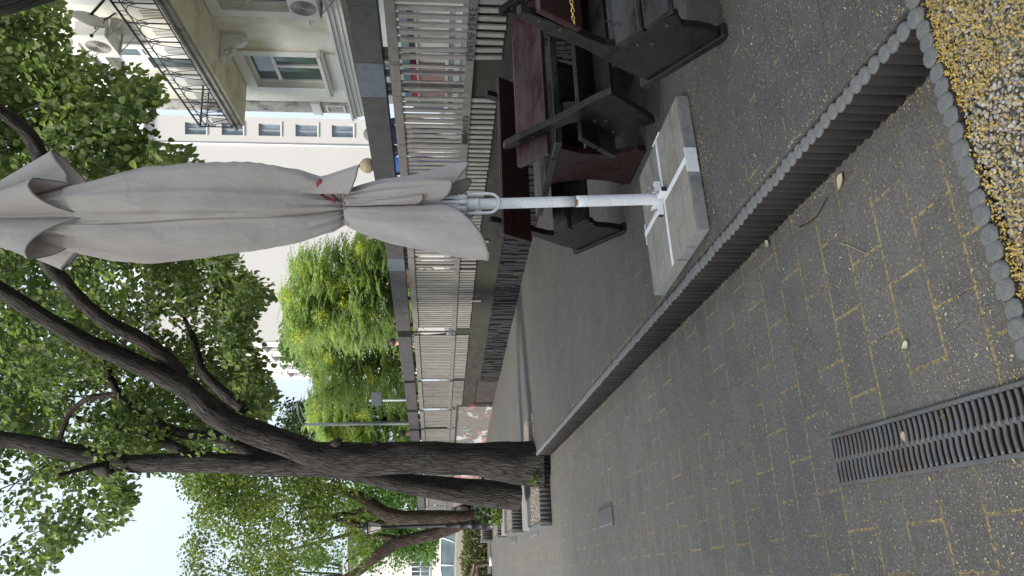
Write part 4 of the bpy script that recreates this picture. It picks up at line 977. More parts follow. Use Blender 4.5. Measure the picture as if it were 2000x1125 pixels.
# thin twigs through the crown
VB = [(-100, 120), (40, 125), (60, 140), (85, 140), (100, 110), (120, 120), (135, 175), (160, 300), (175, 310), (200, 300), (225, 290), (240, 235), (255, 235), (270, 270), (290, 320), (310, 365), (330, 370), (400, 390), (470, 400), (490, 430), (505, 470), (530, 480), (552, 515), (575, 530), (590, 500), (620, 515), (650, 500), (690, 500), (720, 515), (745, 530), (765, 545), (790, 535), (815, 525), (835, 480), (870, 450), (895, 300), (915, 268), (960, 262), (1000, 256), (1030, 235), (1050, 165), (1070, 115), (1090, 125), (1110, 100), (1125, 80), (1220, 50)]
crown = MB()
def inbound(x, y): return x < lerp_list(VB, y)
cnt = 0; tries = 0; NCL = 1480
tw = MB()
while cnt < NCL and tries < 40000:
    tries += 1
    y = U(-120, 1210); x = U(-330, 550)
    t = U(11.7, 15.5) if y < 890 else U(11.5, 14)
    if y < 440: t = U(8.3, 13)
    if R() < 0.025: t = U(9.5, 11)
    sparse = y > 912
    r = U(0.26, 0.5)
    px = r * F / t * 0.75
    lim = lerp_list(VB, y)
    if x + px * 0.9 > lim:
        if x + px * 0.35 > lim or R() < 0.25: continue
        r *= 0.55
    if sparse and x > -40 and R() < 0.62: continue
    if sparse: r *= 0.8
    c = P(x, y, t)
    if noise.noise(c * 0.75 + Vector((4.2, 1.1, 7))) < (-0.2 if not sparse else -0.03): continue
    n = int(66 * (r / 0.4) ** 2); 
    clump(crown, c, r, n, 0.095 if y > 300 else 0.088)
    cnt += 1
    if R() < 0.4:
        e = c + rnd_unit() * r; s = c + Vector((U(-.6, .6), U(-.4, .4), U(0.2, .9)))
        tw.tube(cr([tuple(s), tuple((s + c) / 2 + rnd_unit() * 0.08), tuple(c), tuple(e)], 3), [0.012, .011, .01, .009, .008, .007, .006, .005, .004, .003], 5)
# hanging sprays at the crown's lower fringe
for i in range(330):
    y = U(130, 885) if R() < 0.8 else U(905, 1120); lim = lerp_list(VB, y); x = lim - U(8, 70); t = U(10.9, 13) if y > 440 else U(8.5, 11)
    c = P(x, y, t)
    if y > 905 and R() < 0.3: continue
    clump(crown, c, U(0.14, 0.24), int(U(14, 26)), 0.092, 1.1, 0.8)
# dense cores so that limbs vanish into leaves
nlf = len(crown.f); base_i = len(crown.v); crown.v += tw.v; crown.f += [tuple(i + base_i for i in f) for f in tw.f]; crown.sm += tw.sm
co_ = crown.build('crown', [M['leaf'], M['bark']], tree)
for p_ in co_.data.polygons[nlf:]: p_.material_index = 1

# near leaning trunk, entering at the upper right
nt0 = Vector((3.0, 5.6, TZ)); near = thing('leaning_tree', nt0, 'dark rough trunk bulging into the top right corner', 'tree')
mb = MB(); q = cr([(3.05, 5.6, 0.1, .3), (2.95, 5.5, 1.2, .27), (2.72, 5.3, 2.4, .26), (2.38, 5.12, 3.4, .26), (2.07, 5.02, 4.12, .25), (2.0, 5.0, 4.42, .3), (2.12, 5.0, 4.82, .28), (2.5, 5.05, 5.6, .24), (2.9, 5.2, 7, .2)], 9)
mb.tube([v[:3] for v in q], [v[3] for v in q], 22, True, 0.16, seed=44); mb.build('trunk', M['bark'], near)
mb = MB()
for i in range(60): clump(mb, Vector((U(2.4, 4.5), U(4.5, 7), U(6.8, 8.5))), 0.45, 50, 0.1)
mb.build('crown', M['leaf'], near)

# unseen linden added behind the viewer so that its crown shades the foreground
t2 = Vector((-5.0, -4.5, 0)); shade_linden = thing('linden_tree', t2, 'unseen linden added behind the viewer to shade the path', 'tree')
mb = MB(); q = cr([(-5, -4.5, 0, .4), (-5, -4.4, 2.5, .34), (-4.8, -3.5, 5, .28), (-4.3, -2, 7.5, .16), (-4, -1, 9, .08)], 6); mb.tube([v[:3] for v in q], [v[3] for v in q], 16, True, .14); mb.build('trunk', M['bark'], shade_linden)
mb = MB(); k = 0
while k < 340:
    v = rnd_unit() * R() ** .4; c = Vector((-4.5 + v.x * 8.5, -.5 + v.y * 7.5, 8.6 + v.z * 2.0))
    if c.z < 2.6 + .62 * max(0, c.y) + .6: continue
    k += 1; clump(mb, c, .75, 42, .2)
mb.build('crown', M['leaf'], shade_linden)

# ivy and shoots at the linden's foot
def shrub(base, h, r, n, L, mat, name, label, cat='plant', group=None, stems=5, flat=1.0, parent_label=None):
    root = thing(name, base, label, cat, group); mb = MB(); st = MB(); base = Vector(base)
    for i in range(n):
        v = rnd_unit() * R() ** 0.5; p = base + Vector((v.x * r[0], v.y * r[1], h * (0.5 + 0.5 * v.z)))
        leaf(mb, p, L * U(0.7, 1.25), Vector((v.x, v.y, U(-.6, .6))) + rnd_unit() * 0.5, rnd_unit() * 0.6 + ZV)
    for i in range(stems):
        a = U(0, 6.28); st.tube([base, base + Vector((cos(a) * r[0] * .3, sin(a) * r[1] * .3, h * .45)), base + Vector((cos(a) * r[0] * .6, sin(a) * r[1] * .6, h * .85))], [0.008, 0.006, 0.003], 5)
    mb.build('foliage', mat, root); st.build('stems', M['bark2'], root); return root
b = P(1043, 938, 10.75); b.z = TZ - 0.03; shrub(b, .16, (.12, .1), 26, .085, M['leaf'], 'root_shoots', 'small leafy shoots at the foot of the near linden trunk', stems=3)
b = G(975, 990, 0.2); shrub(b, .62, (.38, .3), 260, .1, M['leaf_dark'], 'broadleaf_shrub', 'dark glossy shrub beside the left trunk in the third gravel box')
b = G(985, 1008, 0.2); shrub(b, .3, (.2, .2), 90, .08, M['leaf_loc'], 'young_shrub', 'small yellow-green shrub in front of the lamp base')

# tree of heaven behind the fence: pinnate fronds and yellow seed clusters
def frond(mb, o, d, L, wl, nrm, nl=7, droop=0.35):
    d = d.normalized(); s = d.cross(nrm).normalized(); n = s.cross(d)
    for k in range(nl):
        u = (k + 0.8) / nl; c = o + d * (u * L) - ZV * (droop * u * u * L); ll = wl * (1.1 - 0.55 * abs(u - 0.4))
        for sg in (1, -1):
            tip = c + s * (sg * ll) + d * (ll * 0.35) - ZV * (ll * 0.25); mid = c + s * (sg * ll * 0.45); hw = d * (ll * 0.16)
            mb.face([c, mid - hw, tip, mid + hw] if sg > 0 else [c, mid + hw, tip, mid - hw])
def ailanthus(name, label, base, xr, yr, tr, ybound, nclump, seeds, mat, top=None, fl=(0.45, 0.8), wl=.17, xmax=815):
    root = thing(name, base, label, 'tree', 'bright green trees behind the fence')
    mb = MB(); sd_ = MB(); st = MB(); k = 0; tries = 0
    trunk = [tuple(base) + (.13,), tuple(Vector(base) + Vector((.1, .1, 1.5))) + (.11,), tuple(Vector(base) + Vector((.0, .2, 3))) + (.08,), tuple(Vector(base) + Vector((.2, .2, 4.5))) + (.04,)]
    q = cr(trunk, 5); st.tube([v[:3] for v in q], [v[3] for v in q], 10)
    tips = []
    while k < nclump and tries < 20000:
        tries += 1
        y = U(*yr); t = U(*tr); x = U(xr, xmax)
        if x < lerp_list(ybound, y) + 12: continue
        c = P(x, y, t)
        if c.z < 1.3: continue
        if noise.noise(c * 0.9) < -0.38: continue
        k += 1; tips.append(c)
        for j in range(random.choice((6, 7, 8))):
            a = U(0, 6.28); frond(mb, c, Vector((cos(a), sin(a), U(-0.1, .8))), U(*fl), wl, ZV + rnd_unit() * .3, random.choice((6, 7, 8)), U(.2, .55))
    for c in random.sample(tips, min(22, len(tips))):
        b0 = Vector(base) + Vector((U(-.2, .2), U(-.1, .2), U(1.2, 3.6))); st.tube([b0, b0.lerp(c, .5) + ZV * -.2, c], [.045, .03, .012], 6)
    k = 0; tries = 0
    while k < seeds and tries < 6000:
        tries += 1; y = U(*yr); x = U(xr, xmax - 90); t = U(tr[0], tr[0] + (tr[1] - tr[0]) * 0.45)
        if x < lerp_list(ybound, y) + 15 or x > lerp_list(ybound, y) + 190 and R() < 0.8: continue
        c = P(x, y, t - 0.15); k += 1; rr = U(.14, .27)
        for i in range(90):
            v = rnd_unit() * R() ** .5; p = c + Vector((v.x, v.y, v.z * 1.0)) * rr; leaf(sd_, p, .06 * U(.7, 1.3), rnd_unit(), rnd_unit(), 0.1)
    mb.build('crown', mat, root); st.build('trunk', M['bark2'], root)
    if seeds: sd_.build('seed_clusters', M['leaf_seed'], root)
    return root
YB = [(470, 690), (490, 655), (510, 575), (530, 560), (560, 548), (580, 538), (605, 532), (640, 562), (660, 548), (690, 590), (720, 600), (740, 612), (770, 597), (800, 582), (830, 590), (850, 612), (870, 640), (960, 660)]
b = P(800, 575, 21); b.z = SZ; ailanthus('tree_of_heaven', 'bright green pinnate tree with yellow clusters left of the parasol', b, 530, (470, 660), (19.5, 23), YB, 430, 46, M['leaf_ail'])
b = P(800, 715, 25); b.z = SZ; ailanthus('tree_of_heaven', 'pale green feathery tree in the middle of the trees behind the fence', b, 545, (645, 785), (23.5, 27.5), YB, 340, 16, M['leaf_ail'])
b = P(800, 820, 29); b.z = SZ; ailanthus('tree_of_heaven', 'yellow-green tree full of seed clusters behind the grey street pole', b, 575, (760, 900), (28, 32), YB, 300, 50, M['leaf_ail'], wl=.2)
# small trees further back
def round_tree(name, label, base, cl, mat, L, n, group=None, trunk_r=.12, flat=.8, trunk=None, bark='bark2'):
    root = thing(name, base, label, 'tree', group); mb = MB()
    for c, r in cl: clump(mb, Vector(c), r, int(n * r * r * 6), L, flat)
    st = MB(); base = Vector(base)
    if trunk is None:
        top = sum((Vector(c) for c, r in cl), Vector()) / len(cl); st.tube([base, base.lerp(top, .5), top], [trunk_r, trunk_r * .8, trunk_r * .35], 10)
        for c, r in cl[::3]: st.tube([base.lerp(top, .5), (base.lerp(top, .6) + Vector(c)) / 2, Vector(c)], [trunk_r * .5, trunk_r * .35, trunk_r * .15], 6)
    else:
        for pts in trunk:
            q = cr([(*P(x, y, t), r) for x, y, t, r in pts], 6); st.tube([v[:3] for v in q], [v[3] for v in q], 14, True, .12, seed=len(pts))
    st.build('trunk', M[bark], root); mb.build('crown', mat, root); return root
b = P(800, 838, 40); b.z = SZ
round_tree('dark_tree', 'dark tree top rising between the linden branch and the grey pole', b, [(P(U(560, 720), U(800, 862), U(38, 42)), U(.5, 1.0)) for i in range(60)], M['leaf_dark'], .16, 45)
b = P(700, 655, 46); b.z = SZ
round_tree('dull_tree', 'dull green small tree against the decorated facade', b, [(P(555 + abs(random.gauss(0, 40)), 675 + random.gauss(0, 17), U(44, 48)), U(.4, .8)) for i in range(46)], M['leaf_far'], .14, 50)
# locust trees on the left, beyond the lamp
LB = [(900, 330), (925, 320), (945, 350), (970, 365), (1009, 368), (1040, 372), (1072, 352), (1125, 350), (1200, 340)]
cl = []; tr = 0
while len(cl) < 300 and tr < 9000:
    tr += 1; y = U(895, 1180); x = U(335, 735); t = U(20, 25)
    r = U(.28, .62)
    if x - r * F / t * .6 < lerp_list(LB, y): continue
    c = P(x, y, t)
    if y > 1015 and noise.noise(c * .55 + Vector((3, 8, 1))) < 0.02: continue
    if noise.noise(c * .6) < -.14: continue
    if x > 640 and R() < .5: continue
    cl.append((c, r))
b = P(950, 1013, 22); b.z = 0.15
round_tree('locust_tree', 'brown leaning tree with feathery yellow-green crown right behind the lamp', b, cl[:190], M['leaf_loc'], .085, 62, trunk=[[(962, 1013, 22, .26), (900, 1013, 22, .24), (830, 1012, 22, .235), (790, 1012, 22, .23), (748, 1001, 22, .2), (718, 979, 22, .17), (690, 965, 22, .14), (640, 950, 22, .1), (560, 940, 22, .06)], [(770, 1012, 22, .14), (740, 1024, 22, .12), (715, 1028, 22, .1), (640, 1010, 22.2, .06)], [(720, 982, 22, .1), (700, 1000, 22.3, .08), (600, 1010, 22.5, .05)]])
b = P(948, 1010, 27); b.z = 0.1
round_tree('locust_tree', 'brown forked tree arching to the left beyond the lamp', b, cl[190:], M['leaf_loc'], .085, 62, trunk=[[(948, 1000, 26, .22), (900, 1022, 26, .21), (857, 1040, 26, .21), (800, 1054, 26, .21), (774, 1060, 26, .21), (745, 1080, 26, .2), (718, 1100, 26, .18), (690, 1122, 26, .15), (600, 1160, 26, .1)], [(785, 1058, 26, .13), (760, 1050, 26, .1), (730, 1047, 26, .09), (700, 1040, 26, .08), (620, 1060, 26, .05), (540, 1080, 26, .03)]])
for i, (lb, y0, y1, x0, x1, t) in enumerate((('bright green tree behind the locust trunk near the twin trunks', 930, 1000, 690, 850, 36), ('bright green tree hanging above the parked car', 1010, 1090, 700, 860, 37), ('pale green tree at the left edge above the bright house', 1070, 1190, 480, 800, 42))):
    b = P(900, (y0 + y1) / 2, t); b.z = 0.0
    round_tree('green_tree', lb, b, [(P(U(x0, x1), U(y0, y1), U(t - 2, t + 2)), U(.4, .9)) for k in range(64 if i < 2 else 60)], M['leaf_far'], .13, 38, 'bright green trees at the far end')
# clipped hedge at the end of the path
hr = thing('hedge', P(950, 1075, 24.5), 'scruffy brownish green hedge at the end of the path, left of the lamp', 'hedge'); mb = MB()
for i in range(5200):
    y = U(1028, 1175); p = P(945, y, 24.4 + U(0, 1.1)); p.z = U(0, .78) + .1 * noise.noise(p * 1.5); leaf(mb, p, .075 * U(.6, 1.3), rnd_unit(), rnd_unit() + ZV * .5)
mb.build('foliage', M['leaf_hedge'], hr)
st = MB()
for i in range(26):
    p = P(945, 1030 + i * 5.6, 24.9); p.z = 0; st.tube([p, p + Vector((U(-.15, .15), U(-.1, .1), .65))], [.012, .006], 5)
st.build('stems', M['bark2'], hr)
# ------------------------------------------------------------------ cream house with balcony across the street
def zat(x, Y):
    b = (x - 1000) / F; return CAMZ + Y * (-ST - b * CT) / (CT - b * ST)
C0 = Vector((4.56, 20.0, 0)); HS_ = Vector((.222, -.975, 0)).normalized(); HO = Vector((HS_.y, -HS_.x, 0))
if HO.x > 0: HO = -HO
def B(s, o, z): return C0 + HS_ * s + HO * o + ZV * z
def bb(mb, s0, s1, o0, o1, z0, z1): mb.obox(B(s0, o0, z0), HS_ * (s1 - s0), HO * (o1 - o0), ZV * (z1 - z0)); return mb
house = thing('balcony_house', B(0, 0, SZ), 'cream stucco house with long wrought iron balcony and peeling corner', 'building')
OPEN = [(1.35, 2.8, 4.3, 5.88), (4.55, 6.0, 4.3, 5.88), (1.75, 2.95, 6.42, 8.9), (4.75, 5.95, 6.42, 8.9)]
edges = sorted(set([0.55, 12.0] + [e for a, b, _, _ in OPEN for e in (a, b)]))
mb = MB()
for a, b in zip(edges, edges[1:]):
    zs = sorted([(z0, z1) for s0, s1, z0, z1 in OPEN if s0 < (a + b) / 2 < s1]); z = 3.6
    for z0, z1 in zs + [(13.5, 14)]:
        if z0 > z: bb(mb, a, b, -0.35, 0.0, z, z0)
        z = z1
mb.build('wall', M['cream'], house)
mb = MB(); bb(mb, 0.0, 12, -8, -0.36, SZ - .1, 13.4); mb.build('rear_block', M['cream_clean'], house)
mb = MB(); bb(mb, 0.0, 0.55, -0.35, 0.03, 3.6, 13.5); c_ = mb.build('corner_pilaster', M['weath'], house)
mb = MB(); bb(mb, -0.03, 0.6, 0.0, 0.09, 4.55, 4.62); bb(mb, -0.02, 0.58, 0.0, 0.07, 4.63, 4.78); bb(mb, 0.08, 0.47, 0.03, 0.055, 3.95, 4.0); bb(mb, 0.08, 0.47, 0.03, 0.055, 4.38, 4.43); bb(mb, 0.08, 0.13, 0.03, 0.055, 4.0, 4.38); bb(mb, 0.42, 0.47, 0.03, 0.055, 4.0, 4.38); mb.build('pilaster_moulding', M['trim'], c_)
mb = MB()
for o, z0, z1 in ((0.08, 3.58, 3.68), (0.14, 3.685, 3.76), (0.2, 3.765, 3.82), (0.05, 3.5, 3.575)): bb(mb, -0.1, 12, 0.0, o, z0, z1)
mb.build('cornice', M['trim'], house)
mb = MB(); bb(mb, 0.0, 12, 0.0, 0.26, 13.2, 13.5); bb(mb, 0, 12, -8, 0.3, 13.51, 13.7); mb.build('roof_edge', M['trim'], house)
for i, (s0, s1, z0, z1) in enumerate(OPEN):
    low = i < 2
    f = MB(); d0, d1 = -0.2, -0.13; fw = .055
    bb(f, s0, s0 + fw, d0, d1, z0, z1); bb(f, s1 - fw, s1, d0, d1, z0, z1); bb(f, s0 + fw, s1 - fw, d0, d1, z0, z0 + fw); bb(f, s0 + fw, s1 - fw, d0, d1, z1 - fw, z1)
    zt = z0 + (z1 - z0) * (.66 if low else .7); bb(f, s0 + fw, s1 - fw, d0, d1 + .01, zt - .04, zt + .04); sm_ = (s0 + s1) / 2
    bb(f, sm_ - .04, sm_ + .04, d0, d1 + .012, z0 + fw, zt - .04)
    w_ = f.build('window', M['trim'], house)
    g = MB(); bb(g, s0 + fw, s1 - fw, d0 + .01, d0 + .03, z0 + fw, z1 - fw); g.build('pane', M['glass'], w_)
    if not low: g = MB(); bb(g, s0 + fw, sm_ - .03, d0 + .035, d0 + .05, zt + .05, z1 - fw); bb(g, sm_ + .02, s1 - fw, d0 + .035, d0 + .05, z0 + .1, zt - .05); g.build('blind', M['shopwhite'], w_)
    t_ = MB(); sw = .2
    bb(t_, s0 - sw, s0 - .0, 0.001, .045, z0 - .05, z1 + .0); bb(t_, s1, s1 + sw, 0.001, .045, z0 - .05, z1); bb(t_, s0 - sw, s1 + sw, .001, .05, z1 + .001, min(z1 + .24, 6.12) if low else z1 + .2)
    t_.build('surround', M['trim'], w_)
    if low:
        t_ = MB(); bb(t_, s0 - .26, s1 + .26, .0, .2, z0 - .12, z0 - .05); bb(t_, s0 - .22, s1 + .22, .0, .14, z0 - .18, z0 - .121); t_.build('sill', M['trim'], w_)
        t_ = MB(); bb(t_, s0 - .12, s1 + .12, .0, .03, 3.86, z0 - .2); t_.build('apron_panel', M['cream_clean'], w_)
    else:
        t_ = MB(); zc = z1 + .26; bb(t_, s0 - .28, s1 + .28, 0, .16, zc, zc + .1)
        for k in range(9):
            a = pi * k / 8; t_.ball(B(sm_ + .5 * cos(a), .08, zc + .15 + .42 * sin(a)), U(.08, .14), 1, 1, 1, 8, 6, .4)
        for sg in (-1, 1):
            t_.tube([B(sm_ + sg * (.75 - .012 * k) + sg * .13 * cos(k * .55), .1, zc + .22 + .13 * sin(k * .55)) for k in range(18)], .045, 8)
        for k in range(14): t_.ball(B(sm_ + U(-.5, .5), .1, zc + U(.12, .5)), U(.05, .1), 1, 1, 1, 8, 6, .5)
        t_.build('stucco_relief', M['trim'], w_)
bal = MB(); BS, BO = 1.33, 1.13
bb(bal, BS + .06, 12, 0.0, BO - .06, 6.14, 6.2); bal.build('balcony_soffit', M['stainy'], house)
bal = MB(); bb(bal, BS, 12, 0.0, BO, 6.205, 6.30); bb(bal, BS - .05, 12, 0.0, BO + .05, 6.305, 6.36); bal.build('balcony_slab', M['weath'], house, 0.01)
rl = MB(); Z0r, Z1r = 6.37, 7.15
def rail_run(pt, L, wn):
    rl.tube([pt(0, Z1r), pt(L, Z1r)], .022, 6); rl.tube([pt(0, Z1r - .14), pt(L, Z1r - .14)], .012, 6); rl.tube([pt(0, Z0r + .06), pt(L, Z0r + .06)], .014, 6)
    x = 0.0; i = 0
    while x < L:
        e = min(x + .62, L)
        rl.tube([pt(x, Z0r), pt(x, Z1r)], .014, 6)
        m_ = (x + e) / 2
        for k in range(-2, 3): rl.tube([pt(m_ + k * .05, Z0r + .06), pt(m_ + k * .05, Z0r + .42)], .006, 5)
        for sg in (-1, 1):
            rl.tube([pt(m_ + sg * .13 + sg * .1 * (1 - cos(a * .2)), Z0r + .06 + .55 * sin(a * pi / 24)) for a in range(13)], .008, 5, False)
            rl.tube([pt(m_ + sg * .27 * cos(a * pi / 16), Z0r + .42 + .22 * sin(a * pi / 16)) for a in range(9)], .008, 5, False)
        rl.tube([pt(m_ + .07 * cos(a * pi / 6), Z1r - .07 + .06 * sin(a * pi / 6)) for a in range(13)], .007, 5, False)
        x += .62
rail_run(lambda u, z: B(BS + .04 + u, BO - .03, z), 8.5, 0)
rail_run(lambda u, z: B(BS + .04, BO - .03 - u, z), 1.05, 0)
rl.build('railing', M['iron'], house)
for s in (3.55, 6.9):
    cb = MB(); pr = [(.0, 6.13), (.6, 6.13), (.62, 6.05), (.5, 6.0), (.4, 6.02), (.32, 5.96), (.27, 5.85), (.24, 5.72), (.16, 5.62), (.08, 5.63), (.0, 5.7)]
    cb.prism([B(s - .07, o, z) for o, z in pr], HS_ * .14)
    for sg in (-.075, .075):
        cb.tube([B(s + sg, .42 + (.09 - .005 * k) * cos(k * .5), 6.02 + (.08 - .004 * k) * sin(k * .5)) for k in range(16)], .025, 6)
        cb.tube([B(s + sg, .16 + (.11 - .006 * k) * cos(k * .5 + 2), 5.74 + (.09 - .005 * k) * sin(k * .5 + 2)) for k in range(16)], .022, 6)
    for k in range(16): cb.ball(B(s + U(-.07, .07), .06 + .5 * k / 16, 5.72 + .3 * k / 16), U(.025, .045), 1, 1, 1, 7, 5, .4)
    cb.build('corbel', M['trim'], house)
# shop front seen through the fence slats
sh = thing('corner_shop', B(0.4, .1, SZ), 'street level shop with red strip and pink shutters seen through the fence', 'shop')
YR = 17.2
def zz(x): return zat(x, YR)
for nm, mt, a, b, o, s0, s1 in (('upper_panel', 'shopwhite', 722, 786, .1, .9, 9), ('grey_band', 'shopblue', 786.5, 801, .14, .9, 9), ('red_strip', 'shopred', 801.5, 813, .1, 1.2, 2.75), ('frame', 'cream', 813.5, 817, .16, .8, 9), ('lower_frame', 'cream', 869, 876, .16, .8, 9), ('notice_sheets', 'shopwhite', 886, 925, .12, .5, 9), ('ledge', 'weath', 876.5, 885.5, .13, .5, 9)):
    mb = MB(); bb(mb, s0, s1, 0.0, o, zz(b), zz(a)); mb.build(nm, M[mt], sh)
mb = MB(); s = 1.2
while s < 2.75: bb(mb, s, s + .05, .02, .1, zz(868.5), zz(817.5)); s += .075
mb.build('shutter', M['shoppink'], sh)
mb = MB(); bb(mb, 2.8, 9, .02, .08, zz(868.5), zz(817.5)); mb.build('pale_shutter', M['cream_clean'], sh)
mb = MB(); bb(mb, .3, 1.18, .02, .08, zz(868.5), zz(801.5)); mb.build('door_panel', M['shopblue'], sh)
for s in (.9, 2.76, 3.9, 5.2): mb = MB(); bb(mb, s, s + .07, .17, .2, zz(900), zz(780)); mb.build('pilaster', M['cream'], sh)
text('R', .17, B(4.5, .11, zz(787) + .03), -HS_ * 1, ZV, M['ink'], sh)
sg = thing('shop_sign', B(2.2, .3, zz(758)), 'white shop sign with red rounded letters visible under the handrail', 'sign')
mb = MB(); bb(mb, 1.15, 2.75, .22, .3, zz(760), zz(725)); mb.build('board', M['shopwhite'], sg)
text('OOO', .36, B(2.6, .303, zz(751)), -HS_, ZV, M['shopred'], sg, xs=1.15)
# air conditioners and dish
def aircon(s, z, label, h=.6, w_=.85, d=.32, grille=True):
    r = thing('air_conditioner', B(s, .1, z), label, 'air conditioner', 'wall air conditioners')
    mb = MB(); bb(mb, s, s + w_, .14, .14 + d, z, z + h); mb.build('casing', M['acwhite'], r, .012)
    mb = MB(); c = B(s + w_ * .5, .14 + d + .004, z + h * .5)
    for q in range(1, 8): mb.tube([c + HS_ * (.033 * q * cos(a * pi / 8)) + ZV * (.033 * q * sin(a * pi / 8)) for a in range(17)], .008, 5, False)
    mb.build('fan_grille', M['acgrille'], r)
    mb = MB(); bb(mb, s - .004, s - .001, .18, .1 + d, z + .08, z + h - .08); mb.build('side_grille', M['acgrille'], r)
    for q in (s + .12, s + w_ - .12): mb = MB(); bb(mb, q, q + .03, .0, .16 + d, z - .04, z - .005); mb.tube([B(q + .015, .02, z - .3), B(q + .015, .4, z - .03)], .012, 6); mb.build('bracket', M['steel'], r)
    mb = MB(); mb.tube(cr([tuple(B(s + w_, .3, z + .2)), tuple(B(s + w_ + .12, .25, z + .1)), tuple(B(s + w_ + .1, .1, z - .1)), tuple(B(s + w_ + .1, .0, z - .2))], 4), .018, 6); mb.build('hose', M['ink'], r)
aircon(3.3, 8.22, 'white air conditioner high on the cream house wall above the balcony')
aircon(4.95, 3.86, 'white air conditioner under the right lower window, brown fan side', .55, .8)
ds = thing('satellite_dish', B(4.45, .6, 8.2), 'white satellite dish mounted above the balcony rail at the picture edge', 'satellite dish')
mb = MB(); c = B(5.35, .75, 7.95); ax = (HO * .55 - HS_ * .5 + ZV * .35).normalized(); e1 = ax.cross(ZV).normalized(); e2 = e1.cross(ax)
mb.grid(lambda u, v: c + (e1 * cos(2 * pi * u) + e2 * sin(2 * pi * u)) * (.02 + .29 * v) + ax * (.09 * v * v), 28, 6, True); o = mb.build('reflector', M['acwhite'], ds); md = o.modifiers.new('t', 'SOLIDIFY'); md.thickness = .01
mb = MB(); mb.tube([B(5.5, 0, 7.7), B(5.45, .5, 7.7), c], .025, 8); mb.tube([c - e2 * .25, c + ax * .36 - e2 * .1], .009, 6); mb.ball(c + ax * .36 - e2 * .1, .035); mb.build('arm', M['plug'], ds)

# ------------------------------------------------------------------ tall plain building behind
YB2 = 60.0
XL, XR = -4.15, 13.15
big = thing('tall_building', (XL, YB2, SZ), 'tall plain pale building with one column of windows behind the street', 'building')
wins = [(361, 403), (433, 475), (505, 548), (577, 620), (648, 690)]
wx0 = (1125 - 273 - 562.5) / F * YB2; wx1 = (1125 - 250 - 562.5) / F * YB2
mb = MB(); ZT = zat(285, YB2)
mb.obox((XL, YB2, 0), (wx0 - XL, 0, 0), (0, .5, 0), (0, 0, ZT)); mb.obox((wx1, YB2, 0), (XR - wx1, 0, 0), (0, .5, 0), (0, 0, ZT))
z = 0
for a, b in wins[::-1]: mb.obox((wx0, YB2, z), (wx1 - wx0, 0, 0), (0, .5, 0), (0, 0, zat(b, YB2) - z)); z = zat(a, YB2)
mb.obox((wx0, YB2, z), (wx1 - wx0, 0, 0), (0, .5, 0), (0, 0, ZT - z)); mb.build('front_wall', M['bigwall'], big)
for a, b in wins:
    z0, z1 = zat(b, YB2), zat(a, YB2); f = MB(); w_ = .07
    for (x0, x1, u, v) in ((wx0, wx0 + w_, z0, z1), (wx1 - w_, wx1, z0, z1), (wx0 + w_, wx1 - w_, z0, z0 + w_), (wx0 + w_, wx1 - w_, z1 - w_, z1), ((wx0 + wx1) / 2 - .05, (wx0 + wx1) / 2 + .05, z0 + w_, z1 - w_)): f.obox((x0, YB2 + .2, u), (x1 - x0, 0, 0), (0, .08, 0), (0, 0, v - u))
    fo = f.build('window', M['rim'], big); g = MB(); g.obox((wx0 + .02, YB2 + .26, z0 + .02), (wx1 - wx0 - .04, 0, 0), (0, .05, 0), (0, 0, z1 - z0 - .04)); g.build('pane', M['glass_far'], fo)
    s_ = MB(); s_.obox((wx0 - .08, YB2 - .1, z0 - .1), (wx1 - wx0 + .16, 0, 0), (0, .25, 0), (0, 0, .09)); s_.build('sill', M['bigwall2'], fo)
px_ = (1125 - 290 - 562.5) / F * YB2; mb = MB(); mb.tube([(px_, YB2 - .06, 1), (px_, YB2 - .06, ZT - .3)], .07, 8); mb.build('downpipe', M['trim'], big)
mb = MB(); mb.obox((XL - .2, YB2 - .5, ZT), (XR - XL + .4, 0, 0), (0, 1.2, 0), (0, 0, .35)); mb.build('cornice', M['trim'], big)
zr = ZT + .36; mb = MB(); mb.prism([(XL, YB2 - .2, zr), (XL, YB2 + 3, zr + 3.6), (XL, YB2 + 9, zr + 3.6), (XL, YB2 + 12, zr)], (XR - XL - .2, 0, 0)); mb.build('roof', M['roofmetal'], big)
# decorated wing running back
SD = Vector((-.318, 1, 0)).normalized(); SO = Vector((-SD.y, SD.x, 0)); O2 = Vector((XL, YB2 + .01, 0))
def W2(k, o, z): return O2 + SD * k + SO * o + ZV * z
wing = MB(); LW = 15.2
cols_ = [0.9 + 3.45 * i for i in range(4)]
mb = MB()
def w2(mb, k0, k1, o0, o1, z0, z1): mb.obox(W2(k0, o0, z0), SD * (k1 - k0), SO * (o1 - o0), ZV * (z1 - z0))
rows_ = [(11.4, 15.2), (17.6, 21.4), (5.2, 9.0)]
k = 0.0
for c_ in cols_:
    w2(mb, k, c_, -.6, 0, 0, 24.5); z = 0
    for z0, z1 in sorted(rows_): w2(mb, c_, c_ + 1.7, -.6, 0, z, z0); z = z1
    w2(mb, c_, c_ + 1.7, -.6, 0, z, 24.5); k = c_ + 1.7
w2(mb, k, LW, -.6, 0, 0, 24.5); mb.build('side_facade', M['bigwall2'], big)
mb = MB(); w2(mb, 0, LW, -9, -.62, 0, 24.4); mb.build('wing_block', M['bigwall2'], big)
